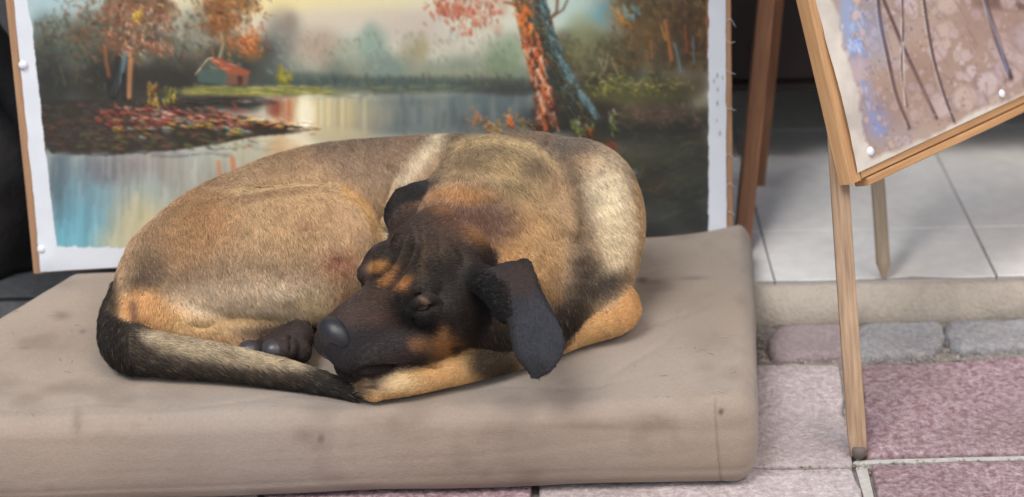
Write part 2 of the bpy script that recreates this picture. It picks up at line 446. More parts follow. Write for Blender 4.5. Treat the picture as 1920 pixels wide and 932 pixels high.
M_bag = material('black bag cloth', (30, 31, 35), .55, noise=[(5, .5, (20, 20, 22)), (11, .4, (46, 38, 34))], bump=[(9, .5, .02), (60, .4, .004)], spec=.4)
bag = lump('black_bag', -1.0, .15, .34, .16, .82, FZ, M_bag, 3.3)
tag(bag, 'black rumpled bag standing on the step left of the lake painting', 'bag')
strap_p = [PY(-40, 350, .07), PY(10, 320, .065), PY(42, 298, .09), PY(70, 285, .14)]
def tube(name, pts, rad, mat, parent, n=10, colors=None, flat=1.0):
    pts = np.asarray(pts, float); rad = np.broadcast_to(np.asarray(rad, float), (len(pts),))
    T = np.gradient(pts, axis=0); V = []
    ref = np.array([0, 0, 1.0])
    for p, t, r in zip(pts, T, rad):
        t = unit(t); x = np.cross(t, ref)
        x = unit(x) if np.linalg.norm(x) > 1e-3 else np.array([1.0, 0, 0]); y = np.cross(x, t)
        for k in range(n):
            a = 2 * math.pi * k / n; V.append(p + r * (math.cos(a) * x * flat + math.sin(a) * y))
    F = [(j * n + k, j * n + (k + 1) % n, (j + 1) * n + (k + 1) % n, (j + 1) * n + k) for j in range(len(pts) - 1) for k in range(n)]
    F.append(tuple(range(n - 1, -1, -1))); F.append(tuple((len(pts) - 1) * n + k for k in range(n)))
    return mesh(name, V, F, mat, parent)
def crom(K, per=6):
    K = np.asarray(K, float); Q = np.vstack([2 * K[0] - K[1], K, 2 * K[-1] - K[-2]]); out = []
    for i in range(1, len(Q) - 2):
        for j in range(per):
            t = j / per; a, b, c, d = Q[i - 1], Q[i], Q[i + 1], Q[i + 2]
            out.append(.5 * ((2 * b) + (c - a) * t + (2 * a - 5 * b + 4 * c - d) * t**2 + (3 * b - a - 3 * c + d) * t**3))
    out.append(K[-1]); return np.array(out)
M_strap = material('brown webbing', (92, 74, 62), .8, noise=[(50, .5, (66, 52, 44))], bump=[(300, .5, .001)])
tube('strap', crom(strap_p, 5), .011, M_strap, bag, flat=.5)

# ================================================================== CUSHION
bl, br_ = P(140, 512, 0), P(1412, 428, 0)
fr, fl = P(1408, 800, -.03), P(-420, 806, -.03)
fr = np.array([fr[0] + .002, -.452, CUSH]); fl = np.array([P(-372, 806, 0)[0], -.470, CUSH])
bl = np.array([bl[0] - .004, bl[1] + .012, CUSH]); br_ = np.array([br_[0] - .004, br_[1] + .012, CUSH])
def cushion():
    LX, LY, LZ = 1.24, .5, CUSH; rr = .022
    nx, ny, nz = 400, 160, 44
    V = []; idx = {}
    def side(fn, na, nb, flip=False):
        A, B = np.meshgrid(np.linspace(0, 1, na), np.linspace(0, 1, nb))
        p = fn(A.ravel(), B.ravel()); f = grid_faces(na, nb)
        return p, (f[:, ::-1] if flip else f)
    one = np.ones
    parts = [side(lambda a, b: np.stack([a, b, one(len(a))], 1), nx, ny),
             side(lambda a, b: np.stack([a, b, 0 * a], 1), nx // 4, ny // 4, True),
             side(lambda a, b: np.stack([a, 0 * a, b], 1), nx, nz),
             side(lambda a, b: np.stack([a, one(len(a)), b], 1), nx // 2, nz // 2, True),
             side(lambda a, b: np.stack([0 * a, a, b], 1), ny, nz, True),
             side(lambda a, b: np.stack([one(len(a)), a, b], 1), ny, nz)]
    P0, F0, off = [], [], 0
    for p, f in parts: P0.append(p); F0.append(f + off); off += len(p)
    T = np.vstack(P0); F0 = np.vstack(F0)
    # denser towards the edges
    s = T.copy(); s = s + .06 * np.sin(2 * np.pi * s) * -1
    box_ = (s - .5) * [LX, LY, LZ]
    inner = np.clip(box_, [-LX/2 + rr, -LY/2 + rr, -LZ/2 + rr], [LX/2 - rr, LY/2 - rr, LZ/2 - rr])
    d = box_ - inner; L = np.linalg.norm(d, axis=1); d = d / np.maximum(L, 1e-9)[:, None]
    q = inner + d * rr
    n = d.copy()
    x, y, z = q.T
    # soft bulge of the sides, worn creases, dents
    zz = z / LZ
    side_w = np.clip(np.abs(n[:, :2]).sum(1), 0, 1)
    q[:, :2] += n[:, :2] * (.010 * np.cos(np.pi * zz))[:, None]
    h = (fbm(x * 3, y * 5, 1.5, 3) - .5) * .012 + (fbm(x * 9, y * 14, 4.5, 3) - .5) * .005
    cr = np.zeros(len(x))
    for k in range(7):                        # long pull wrinkles on the front face and by the right end
        zc = -.045 + .013 * k; amp = .0003 if k % 2 else .0005
        path = z - zc - .010 * np.sin(x * (3 + k) + k) - .02 * np.clip(x - .35, 0, 1)
        cr -= amp * np.exp(-(path / .0035)**2) * np.clip(fbm(x * 4 + k * 3, k * 2.0, 0, 2) * 2.2 - .7, 0, 1)
    cr *= np.clip(-n[:, 1], 0, 1)
    # stitched seam that runs up the front at the right end
    sx = x - (.582 - .1 * (z + .06)); seam = -.0007 * np.exp(-(sx / .003)**2) * np.clip(-n[:, 1] * 1.3, 0, 1)
    low = -.001 * np.exp(-((z + .032 - .004 * np.sin(x * 5)) / .003)**2) * np.clip(-n[:, 1], 0, 1) * np.clip(fbm(x * 2.2, 9, 0, 2) * 2 - .3, .25, 1)
    # wrinkles on the top near the front edge and right corner
    for (cx, cy, ang, ln, am) in ((.46, -.12, 60, .10, .003), (.50, -.02, 40, .09, .0025), (.33, -.19, 5, .2, .002), (.05, -.2, 2, .3, .0018), (-.2, -.21, -2, .25, .002), (.42, .12, 20, .08, .002), (-.35, .02, 70, .1, .0016)):
        ca, sa = math.cos(R(ang)), math.sin(R(ang)); a = (x - cx) * ca + (y - cy) * sa; b = -(x - cx) * sa + (y - cy) * ca + .01 * np.sin(a * 30)
        h -= am * .55 * np.exp(-(a / ln)**2 - (b / .007)**2)
    top = np.clip(n[:, 2], 0, 1)
    q += n * (h * np.where(top > .5, 1, .7) + cr + seam + low)[:, None]
    # puffed right back corner
    q[:, 2] += .012 * np.exp(-(((x - LX/2) / .09)**2 + ((y - LY/2) / .08)**2)) * top
    # plan warp to the cushion's real corners
    a = (q[:, 0] / LX + .5)[:, None]; b = (q[:, 1] / LY + .5)[:, None]
    xy = fl[:2] * (1-a) * (1-b) + fr[:2] * a * (1-b) + br_[:2] * a * b + bl[:2] * (1-a) * b
    out = np.column_stack([xy, q[:, 2] + LZ / 2])
    # the dog's weight
    ux, uv = proj(out)
    dn = np.exp(-(((out[:, 0] + .17) / .36)**4 + ((out[:, 1] + .2) / .2)**4)); out[:, 2] -= .006 * dn * top
    out[:, 2] = np.maximum(out[:, 2], .0005)
    # cloth colour: faded, with grime and darker marks; front face darker, more so low down
    pt = Paint(-450, 380, 1500, 1000, .5, (172, 157, 145))
    col = np.tile(np.array([159, 147, 136.]) , (len(out), 1))
    g = fbm(out[:, 0] * 5, out[:, 1] * 5, out[:, 2] * 5, 4); g2 = fbm(out[:, 0] * 16 + 5, out[:, 1] * 16, out[:, 2] * 16, 3); g3 = fbm(out[:, 0] * 2 + 3, out[:, 1] * 2, 8, 2)
    col += ((g - .5) * 34)[:, None] * [1, 1.02, 1.02] - (np.clip(g2 - .58, 0, 1) * 90)[:, None] * [1, 1, .96]
    col += ((g3 - .5) * 26)[:, None] * [.6, 0, -.8]
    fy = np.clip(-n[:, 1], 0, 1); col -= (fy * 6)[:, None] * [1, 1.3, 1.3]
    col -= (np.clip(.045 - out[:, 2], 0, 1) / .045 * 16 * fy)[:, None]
    for (u, v, ru, rv, am) in ((115, 590, 16, 8, 30), (155, 620, 6, 4, 50), (90, 645, 60, 30, 14), (145, 790, 8, 28, 26), (60, 760, 30, 18, 10), (1205, 522, 10, 5, 55), (1225, 525, 30, 5, 24), (1300, 520, 28, 4, 30), (602, 822, 4, 8, 50), (1330, 640, 40, 30, 12), (1150, 585, 60, 30, 12),
                               (1010, 735, 60, 22, 14), (860, 750, 80, 20, 14), (1230, 790, 40, 20, 22), (1120, 800, 60, 16, 12), (1352, 772, 5, 6, 60), (1290, 560, 50, 30, 10), (320, 740, 60, 20, 12), (300, 520, 60, 14, 22), (120, 530, 40, 12, 14), (980, 815, 70, 20, 14), (720, 790, 60, 15, 10), (200, 560, 40, 40, 10)):
        e = np.exp(-((ux - u) / ru)**2 - ((uv - v) / rv)**2) * (.5 + fbm(ux * .05, uv * .08, u, 3))
        col -= (e * am)[:, None] * [1, .98, .92]
    th = np.exp(-(sx / .0016)**2) * np.clip(-n[:, 1] * 1.3, 0, 1); col -= (th * 22)[:, None]
    M = material('worn canvas cloth', None, .93, attr='pigment', spec=.15, sheen=.15, noise=[(260, .18, (112, 100, 92)), (7, .25, (140, 128, 120))], bump=[(420, .5, .0012), (60, .3, .003), (14, .25, .006)])
    o = mesh('cushion', out, F0, M, None, colors=lin(np.clip(col, 0, 255)))
    tag(o, 'worn taupe cloth cushion under the sleeping dog, dirty and creased', 'cushion')
    return o
cush = cushion()

# ================================================================== PAINTED CANVASES
def stretched(name, label, cat, O, bx, up, wid, hgt, paint, mask_fn, vis_rows, cols, rows, rows_above, wood, bar_w, bar_d, marg, tacks, wave, weave_mat, relief=.0006):
    """O: bottom left corner of the frame, bx / up unit vectors in its plane"""
    n = unit(np.cross(bx, up))                # faces the viewer
    root = empty(name, O + bx * wid / 2); tag(root, label, cat)
    # four stretcher bars
    back = -n * (bar_d / 2 + .0012)
    beam('stretcher_bar', O + back + bx * bar_w / 2, O + back + bx * bar_w / 2 + up * hgt, bar_w, bar_d, bx, wood, root)
    beam('stretcher_bar', O + back + bx * (wid - bar_w / 2), O + back + bx * (wid - bar_w / 2) + up * hgt, bar_w, bar_d, bx, wood, root)
    beam('stretcher_bar', O + back + bx * (bar_w + .001) + up * bar_w / 2, O + back + bx * (wid - bar_w - .001) + up * bar_w / 2, bar_w, bar_d * .98, up, wood, root)
    beam('stretcher_bar', O + back + bx * (bar_w + .001) + up * (hgt - bar_w / 2), O + back + bx * (wid - bar_w - .001) + up * (hgt - bar_w / 2), bar_w, bar_d * .98, up, wood, root)
    # canvas
    ml, mr, mb, mt = marg
    s = np.linspace(ml, wid - mr, cols)
    t = np.concatenate([np.linspace(mb, vis_rows, rows), np.linspace(vis_rows, hgt - mt, rows_above + 1)[1:]])
    S_, T_ = np.meshgrid(s, t); S_ = S_.ravel(); T_ = T_.ravel()
    # slightly uneven cut edges
    e = (fbm(T_ * 40, 3.3, ml * 50, 2) - .5) * .003; w = np.exp(-np.minimum(S_ - ml, wid - mr - S_) / .01); sgn = np.where(S_ < wid / 2, 1, -1)
    S2 = S_ + e * w * sgn
    p = O + bx * S2[:, None] + up * T_[:, None] + n * (.0010 + wave(S_, T_))[:, None]
    u, v = proj(p)
    col, rel = mask_fn(u, v, S_, T_)
    p = p + n * (rel * relief)[:, None]
    me = mesh('canvas', p, grid_faces(len(s), len(t)), weave_mat, root, colors=lin(np.clip(col * 255, 0, 255)))
    for (tu, tv) in tacks:
        c = PPL(tu, tv, O + n * .0022, n)
        V = []; F = []; k = 14; rad = .0062
        for i, (rr, hh) in enumerate(((1.0, 0), (.96, .0012), (.75, .0026), (.4, .0034), (.05, .0037))):
            for q in range(k):
                a = 2 * math.pi * q / k; V.append(c + (bx * math.cos(a) + up * math.sin(a)) * rad * rr + n * hh)
        for i in range(4):
            for q in range(k): F.append((i * k + q, i * k + (q + 1) % k, (i + 1) * k + (q + 1) % k, (i + 1) * k + q))
        mesh('tack', V, F, M_tack, root)
    return root, n
M_tack = material('white plastic tack', (225, 230, 238), .35, noise=[(80, .2, (205, 210, 220))])

#LAKE
def paint_lake():
    p = Paint(30, -460, 1380, 480, .8, (206, 204, 186))
    d, b, l = p.dabs, p.blob, p.line; p.k = .75
    def soft(items):
        for it in items: b(*it[:5], al=it[5] if len(it) > 5 else .8, ang=it[6] if len(it) > 6 else 0, soft=1.4)
    # sky, with its unseen upper part
    soft([(700, -250, 700, 200, (196, 206, 200), .8), (300, -120, 300, 120, (222, 208, 160), .7), (1000, -200, 300, 120, (150, 188, 200), .6),
          (110, 20, 110, 60, (160, 192, 200), .9), (540, 0, 170, 34, (236, 218, 158), .95), (700, 4, 110, 26, (222, 212, 168), .8), (760, 50, 110, 30, (190, 176, 166), .8), (620, 40, 120, 22, (206, 196, 176), .8),
          (860, 80, 90, 26, (196, 186, 172), .6), (900, 40, 60, 34, (206, 214, 196), .7), (660, 78, 90, 20, (192, 192, 176), .6),
          (1090, 20, 60, 60, (176, 204, 196), .9), (1150, 28, 40, 26, (90, 168, 200), .75), (1180, 10, 30, 20, (190, 205, 205), .6), (200, 20, 60, 30, (188, 200, 192), .6)])
    # misty far trees
    for i in range(60):
        u = random.uniform(490, 1010); b(u, random.uniform(130, 160) - 10 * math.sin(u * .03), random.uniform(15, 40), random.uniform(14, 36), random.choice([(118, 132, 122), (132, 142, 126), (94, 108, 104), (132, 128, 108), (104, 110, 100)]), .6, soft=1.5)
    soft([(530, 70, 34, 46, (124, 118, 110), .8), (545, 40, 12, 16, (140, 122, 108), .5), (500, 110, 40, 40, (84, 92, 94), .7), (600, 90, 40, 34, (164, 138, 120), .7), (655, 100, 26, 26, (146, 158, 138), .7), (700, 86, 26, 34, (128, 156, 146), .75), (695, 66, 14, 22, (138, 164, 150), .6),
          (766, 110, 18, 34, (150, 140, 112), .7), (790, 92, 14, 26, (152, 142, 104), .7), (730, 130, 40, 26, (120, 144, 138), .7), (860, 126, 50, 26, (142, 152, 136), .6), (945, 110, 40, 34, (112, 138, 104), .75), (960, 84, 26, 26, (132, 156, 128), .5), (830, 140, 60, 20, (150, 152, 124), .5)])
    d(500, 60, 1000, 150, 420, [(150, 160, 140), (118, 130, 112), (172, 168, 146), (96, 112, 104), (150, 128, 108), (134, 152, 128)], (4, 12), (1.5, 4), (65, 18), (.15, .45))
    b(720, 160, 320, 16, (72, 86, 84), .85); b(560, 150, 90, 14, (70, 84, 80), .6); b(940, 164, 80, 16, (70, 72, 66), .8)
    d(560, 140, 1000, 172, 160, [(60, 72, 68), (92, 104, 84), (120, 128, 92), (80, 76, 62)], (6, 16), (1.5, 3.5), (70, 20), (.3, .6))
    d(500, 160, 880, 176, 70, [(122, 130, 88), (98, 116, 92), (140, 140, 92)], (12, 36), (1, 2.4), (2, 4), (.3, .6))
    # lake behind
    b(800, 220, 260, 38, (112, 124, 124), .95, soft=.7); b(940, 210, 90, 44, (86, 96, 100), .8); b(880, 190, 130, 12, (96, 112, 116), .7)
    for i in range(150):
        u = random.uniform(590, 1000); v = random.uniform(184, 240); l([(u, v - 10), (u + 1, v + 14)], random.uniform(2, 7), random.choice([(126, 138, 134), (96, 110, 112), (140, 138, 124), (84, 96, 98)]), .3, 1.5)
    b(560, 210, 56, 34, (198, 176, 136), .9); b(640, 215, 60, 38, (190, 178, 136), .9, soft=1.4); b(700, 222, 30, 30, (156, 152, 134), .6)
    b(536, 205, 24, 26, (188, 112, 76), .9); b(514, 200, 16, 18, (126, 60, 50), .7)
    b(572, 215, 18, 40, (248, 240, 206), 1, soft=.9); b(596, 212, 16, 38, (238, 226, 178), .8)
    for i in range(80):
        u = random.gauss(600, 36); l([(u, 186), (u, 250)], random.uniform(1, 4), random.choice([(240, 228, 180), (206, 178, 122), (226, 214, 170), (178, 166, 130)]), .35, 1.5)
    d(470, 176, 720, 186, 30, [(150, 168, 176), (176, 186, 190), (110, 120, 130)], (10, 30), (.8, 1.6), (1, 3), (.3, .6))
    # left wood
    for i in range(150):
        u = random.uniform(62, 480); v = random.uniform(60 if u < 330 else 90, 200); b(u, v, random.uniform(14, 36), random.uniform(12, 30), random.choice([(54, 56, 52), (66, 68, 60), (74, 84, 72), (60, 54, 46), (48, 52, 54)]), .5, soft=1.4)
    soft([(80, 70, 22, 40, (86, 92, 94), .7), (125, 80, 50, 34, (84, 98, 84), .8), (110, 50, 30, 26, (120, 128, 118), .6), (180, 60, 50, 40, (96, 96, 80), .7), (330, 110, 40, 30, (74, 74, 66), .7), (360, 60, 40, 40, (120, 122, 108), .6), (380, 50, 30, 30, (128, 124, 108), .6)])
    d(66, 30, 330, 120, 420, [(78, 88, 70), (98, 104, 84), (56, 60, 54), (110, 84, 64), (88, 66, 50)], (5, 14), (1.5, 4), (60, 35), (.3, .7))
    for i in range(26): b(random.gauss(248, 34), random.gauss(30, 34), random.uniform(14, 28), random.uniform(10, 20), random.choice([(104, 72, 54), (124, 88, 62), (92, 82, 62), (140, 96, 70)]), .55, soft=1.4)
    for i in range(22): b(random.gauss(432, 26), random.gauss(20, 40), random.uniform(12, 24), random.uniform(10, 18), random.choice([(128, 84, 52), (142, 92, 52), (104, 84, 58)]), .6, soft=1.4)
    b(470, 84, 20, 26, (170, 106, 60), .6); b(300, 90, 26, 16, (150, 108, 80), .6)
    d(170, -60, 330, 110, 520, [(140, 84, 60), (166, 96, 66), (110, 66, 50), (196, 130, 100), (90, 60, 44), (120, 100, 66)], (4, 12), (1.5, 3.4), (55, 30), (.35, .85), gauss=True)
    d(226, 10, 320, 110, 70, [(222, 176, 150), (230, 196, 120), (208, 130, 90), (236, 214, 200)], (4, 10), (1, 2.2), (60, 20), (.5, .95), relief=1.5)
    d(250, 20, 268, 44, 10, [(234, 196, 60)], (6, 12), (1.6, 3), (60, 20), (.7, 1), relief=1.5)
    d(375, -80, 490, 110, 460, [(150, 84, 44), (180, 104, 52), (120, 66, 40), (90, 70, 48), (196, 128, 66), (104, 96, 66)], (4, 12), (1.5, 3.4), (55, 30), (.35, .85), gauss=True)
    d(440, 50, 500, 110, 60, [(206, 118, 56), (176, 88, 46), (226, 150, 90)], (5, 12), (1.4, 3), (65, 20), (.5, .9), gauss=True, relief=1.3)
    b(180, 150, 110, 26, (48, 44, 40), .6); b(300, 150, 60, 26, (56, 50, 44), .6); b(90, 190, 40, 60, (52, 54, 54), .8)
    # trees of the left wood
    l([(247, 92), (244, 130), (242, 182)], (4, 5, 4.5), (186, 126, 84), .9, relief=1.5); l([(236, 100), (226, 140), (213, 178)], (4, 6, 6), (92, 128, 138), .95, relief=1.5); l([(222, 110), (216, 180)], 6, (50, 48, 46), .8)
    l([(196, 88), (200, 120), (206, 152)], (3, 3.5, 3), (184, 106, 66), .9, relief=1.5); l([(206, 150), (210, 182)], 6, (46, 46, 44), .8); l([(232, 140), (234, 186)], 4, (46, 44, 42), .9)
    l([(247, 96), (262, 84), (280, 76)], 2.2, (150, 100, 70), .8)
    l([(112, 120), (122, 160)], 1.2, (150, 130, 110), .6); l([(146, 124), (142, 158)], 1.6, (110, 84, 62), .6)
    l([(414, 60), (418, 84), (412, 106)], (2, 2.6, 3), (150, 150, 120), .9); l([(416, 84), (420, 64)], 1.6, (170, 120, 70), .8)
    # hut
    p.poly([(370, 138), (392, 113), (426, 138), (424, 158), (371, 154)], (80, 100, 92)); p.poly([(426, 138), (467, 138), (465, 160), (424, 158)], (120, 84, 68))
    p.poly([(388, 110), (410, 109), (470, 134), (466, 141), (428, 139), (394, 114)], (158, 84, 60)); l([(367, 140), (390, 111), (400, 109)], 1.4, (226, 200, 160), .95, relief=2)
    d(400, 112, 455, 136, 16, [(190, 104, 72), (200, 140, 110)], (8, 18), (1, 2), (24, 5), (.5, .9), relief=1.5)
    for x in range(376, 424, 6): l([(x, 134), (x - 1, 155)], .7, (52, 76, 70), .7)
    p.poly([(445, 143), (455, 143), (454, 160), (446, 159)], (84, 48, 42))
    # bush and near bank
    d(516, 132, 548, 162, 60, [(150, 140, 44), (120, 116, 44), (176, 160, 60)], (5, 12), (1.4, 2.6), (72, 12), (.5, .9), gauss=True)
    l([(527, 122), (530, 150)], 3, (146, 138, 44), .8)
    b(470, 172, 150, 9, (128, 130, 66), .9); d(350, 162, 620, 178, 120, [(150, 146, 66), (176, 166, 84), (110, 112, 60), (196, 176, 110)], (10, 26), (1.2, 2.6), (3, 5), (.4, .8))
    b(400, 192, 90, 12, (46, 48, 46), .85); d(330, 182, 500, 200, 60, [(40, 42, 42), (62, 62, 58), (84, 60, 50)], (14, 40), (1.4, 3), (3, 4), (.4, .8)); d(440, 186, 540, 192, 12, [(170, 180, 196), (136, 100, 90)], (6, 16), (1, 1.8), (3, 4), (.5, .9))
    # water in front
    b(320, 380, 330, 100, (164, 166, 158), 1, soft=.7); b(520, 285, 120, 40, (214, 204, 172), .9)
    soft([(150, 420, 60, 90, (98, 168, 192), .95), (110, 330, 26, 70, (86, 104, 116), .85), (175, 350, 50, 60, (128, 156, 168), .7), (210, 318, 60, 26, (108, 104, 110), .75), (290, 330, 60, 50, (150, 138, 132), .7), (275, 365, 50, 34, (158, 178, 176), .8),
          (280, 420, 60, 50, (206, 194, 150), .9), (350, 380, 50, 40, (170, 184, 178), .7), (380, 340, 60, 50, (176, 172, 158), .7), (420, 300, 70, 26, (168, 176, 168), .8), (470, 292, 70, 24, (196, 190, 160), .8), (530, 280, 26, 26, (206, 166, 120), .7), (556, 272, 18, 30, (240, 230, 196), .8), (590, 262, 40, 16, (226, 220, 190), .8), (230, 450, 70, 20, (204, 196, 160), .8), (130, 445, 50, 26, (110, 178, 196), .9), (640, 255, 60, 14, (186, 178, 144), .8)])
    for i in range(420):
        u = random.uniform(84, 560); v = random.uniform(290, 462); c = p.a[min(p.h-1, int((v - p.v0) * p.sc)), int((u - p.u0) * p.sc)] * 255
        l([(u, v - random.uniform(12, 40)), (u + random.uniform(-1, 1), v + random.uniform(12, 40))], random.uniform(1.2, 5), np.clip(c + random.gauss(0, 12), 0, 255), .4, 1.4, .3)
    l([(410, 304), (412, 334)], 4, (206, 128, 84), .75, 1.2); l([(436, 298), (439, 330)], 4.5, (212, 120, 72), .8, 1.2)
    # flowery spit of land
    p.poly([(62, 190), (180, 186), (330, 196), (470, 222), (596, 240), (560, 250), (480, 256), (420, 268), (330, 282), (200, 292), (96, 288), (70, 250)], (58, 52, 46))
    d(66, 196, 330, 284, 330, [(52, 48, 44), (74, 62, 52), (96, 72, 58), (60, 64, 66), (84, 50, 42)], (6, 18), (1.5, 3.5), (15, 30), (.4, .8))
    d(180, 202, 460, 242, 190, [(156, 54, 46), (186, 70, 56), (120, 50, 42), (206, 100, 80)], (6, 16), (1.4, 3), (25, 18), (.5, .95), relief=1.2)
    for i in range(90):
        u = random.uniform(200, 590); v = 206 + (u - 200) * .085 + random.gauss(0, 6); a = R(15 + random.gauss(0, 12)); L = random.uniform(3, 8)
        l([(u - L * math.cos(a), v - L * math.sin(a)), (u + L * math.cos(a), v + L * math.sin(a))], (2.4, 1), random.choice([(160, 62, 52), (206, 172, 156), (216, 190, 176), (140, 58, 48), (180, 120, 96), (172, 80, 62)]), .65, 1.0, 1.5)
    for i in range(60):
        u = random.uniform(210, 470); v = 240 + 8 * math.sin(u * .03) + random.gauss(0, 6); l([(u - 5, v - 1), (u + 6, v + 1.5)], (2.6, 1.2), random.choice([(206, 170, 62), (204, 176, 80), (96, 146, 160), (170, 182, 182), (130, 130, 60), (100, 108, 56), (176, 110, 56)]), .65, 1.0, 1.5)
    for i in range(60):
        u = random.uniform(440, 596); v = 222 + (u - 440) * .12 + random.gauss(0, 3); l([(u - 6, v - 1), (u + 6, v + 1)], (1.8, 1), random.choice([(206, 170, 70), (224, 200, 180), (110, 92, 50), (150, 70, 50), (70, 58, 44)]), .85, .7, 1.5)
    d(150, 250, 480, 280, 130, [(60, 52, 46), (92, 110, 60), (120, 124, 56), (70, 70, 72), (150, 80, 50), (84, 74, 66)], (6, 18), (1.4, 3), (8, 16), (.4, .8))
    d(96, 284, 430, 294, 60, [(150, 160, 168), (126, 130, 140), (80, 80, 84)], (14, 40), (.8, 2), (-2, 4), (.35, .7)); d(400, 262, 560, 280, 40, [(170, 186, 180), (140, 156, 152)], (10, 30), (1, 2), (-6, 6), (.3, .6))
    d(278, 156, 296, 198, 30, [(226, 164, 50), (210, 140, 50)], (6, 12), (1.4, 2.6), (75, 14), (.6, .95), relief=2); d(306, 166, 332, 196, 34, [(206, 176, 60), (140, 136, 56)], (6, 12), (1.2, 2.4), (75, 18), (.5, .9), relief=2)
    l([(290, 180), (298, 206)], 1.2, (206, 206, 130), .8)
    # right bank and thicket
    for i in range(170):
        u = random.uniform(1040, 1330); v = random.uniform(70 if u < 1180 else -20, 250); b(u, v, random.uniform(14, 34), random.uniform(12, 28), random.choice([(72, 66, 48), (88, 80, 56), (58, 54, 44), (64, 66, 50)]), .5, soft=1.4)
    soft([(1110, 84, 50, 40, (112, 112, 78), .7), (1090, 60, 26, 34, (138, 146, 108), .6), (1240, -20, 100, 90, (86, 68, 46), .8), (1300, 60, 50, 90, (74, 56, 42), .8), (1200, 60, 40, 30, (112, 84, 50), .6)])
    d(1060, 70, 1180, 150, 180, [(110, 112, 74), (134, 128, 84), (84, 76, 52), (70, 60, 46)], (5, 14), (1.4, 3.4), (60, 30), (.3, .7)); d(1150, 10, 1330, 130, 420, [(120, 88, 50), (90, 66, 42), (64, 50, 38), (140, 104, 58), (100, 92, 56)], (5, 14), (1.4, 3.4), (60, 30), (.3, .75)); d(1140, 14, 1180, 60, 40, [(180, 120, 54), (196, 134, 60)], (5, 14), (1.4, 3), (55, 20), (.5, .9), gauss=True)
    d(1140, -250, 1340, 10, 500, [(96, 80, 50), (70, 60, 40), (120, 100, 58)], (8, 20), (2, 5), (60, 30), (.4, .8)); d(1160, 10, 1200, 44, 16, [(86, 172, 206), (130, 190, 210)], (6, 14), (1.4, 3), (60, 20), (.5, .8), gauss=True)
    for i in range(110):
        u = random.uniform(1030, 1328); b(u, random.uniform(190, 460), random.uniform(20, 50), random.uniform(14, 34), random.choice([(52, 52, 46), (46, 48, 46), (60, 56, 46), (56, 60, 52)]), .6, soft=1.4)
    b(1240, 400, 160, 60, (46, 50, 52), .8); b(1180, 180, 100, 16, (96, 96, 54), .6); b(1230, 212, 60, 18, (104, 82, 66), .6); b(1100, 210, 60, 20, (58, 48, 40), .7)
    d(1080, 140, 1290, 180, 190, [(126, 128, 56), (150, 146, 66), (92, 96, 52), (170, 160, 90)], (4, 12), (1.2, 2.6), (40, 35), (.4, .85), gauss=True, relief=1.2); d(1150, 190, 1320, 240, 150, [(120, 92, 76), (94, 76, 60), (70, 60, 50), (140, 112, 84)], (5, 14), (1.2, 2.8), (30, 30), (.3, .7))
    d(1110, 250, 1328, 400, 260, [(60, 60, 48), (76, 72, 54), (52, 54, 50), (70, 78, 58)], (8, 22), (1.4, 3), (-18, 30), (.3, .6)); d(1120, 262, 1170, 290, 40, [(136, 64, 42), (110, 56, 40)], (6, 14), (1.6, 3), (20, 20), (.5, .85), gauss=True)
    d(1178, 318, 1196, 328, 8, [(176, 204, 232)], (6, 12), (1, 2), (5, 10), (.7, .95), relief=2)
    for (a, c_, w) in ((((1247, 40), (1254, 80), (1259, 112)), (176, 104, 62), 3), (((1240, 50), (1248, 76)), (200, 150, 70), 1.4), (((1266, 84), (1272, 110), (1277, 136)), (104, 140, 160), 2), (((1285, 50), (1289, 100)), (126, 70, 46), 2.6), (((1300, 70), (1302, 118)), (92, 120, 138), 1.6), (((1220, 76), (1224, 110)), (170, 96, 60), 1.6), (((1212, 96), (1214, 116)), (160, 90, 60), 1.2), (((1122, 108), (1132, 134)), (176, 160, 130), 1), (((1140, 106), (1134, 134)), (166, 150, 120), 1), (((1146, 108), (1158, 140)), (170, 150, 120), 1), (((1326, -100), (1328, 110)), (176, 104, 56), 2.4)): l(a, w, c_, .85, relief=1.5)
    # the big leaning trunk
    p.poly([(962, 0), (950, -120), (1000, -130), (1024, 0), (1036, 60), (1062, 120), (1092, 172), (1136, 222), (1120, 236), (1060, 232), (1030, 256), (1000, 250), (1006, 190), (990, 120), (972, 50)], (60, 60, 52))
    for i in range(330):
        t = random.random(); v = -110 + t * 350; cx = np.interp(v, [-110, 0, 60, 120, 180, 240], [952, 972, 982, 998, 1010, 1018]); wdt = np.interp(v, [-110, 240], [14, 16]); u = cx + random.uniform(-8, wdt + 12)
        a = R(78 + random.gauss(0, 10)); L = random.uniform(4, 12); c = random.choice([(214, 104, 54), (196, 92, 52), (228, 144, 92), (136, 72, 48), (234, 192, 160)] if v > 70 else [(222, 104, 46), (196, 104, 56), (222, 146, 70), (120, 88, 62), (228, 116, 50)])
        l([(u - L * math.cos(a), v - L * math.sin(a)), (u + L * math.cos(a), v + L * math.sin(a))], (2.6, 1.2), c, .85, .7, 2)
    for i in range(380):
        t = random.random(); v = -110 + t * 330; cx = np.interp(v, [-110, 0, 60, 120, 180, 225], [994, 1016, 1032, 1058, 1090, 1124]); u = cx - abs(random.gauss(0, 20)) + 7
        a = R(64 + random.gauss(0, 8)); L = random.uniform(5, 13); c = random.choice([(84, 116, 124), (66, 90, 98), (110, 140, 146), (74, 80, 72)] if u > cx - 8 else [(72, 80, 72), (88, 92, 74), (60, 60, 50), (98, 92, 66), (84, 66, 52), (70, 88, 90)])
        l([(u - L * math.cos(a), v - L * math.sin(a)), (u + L * math.cos(a), v + L * math.sin(a))], (2.4, 1.2), c, .8, .8, 1.4)
    d(1000, 180, 1050, 240, 60, [(120, 60, 44), (90, 50, 40), (60, 50, 44)], (6, 16), (1.4, 3), (80, 14), (.4, .8))
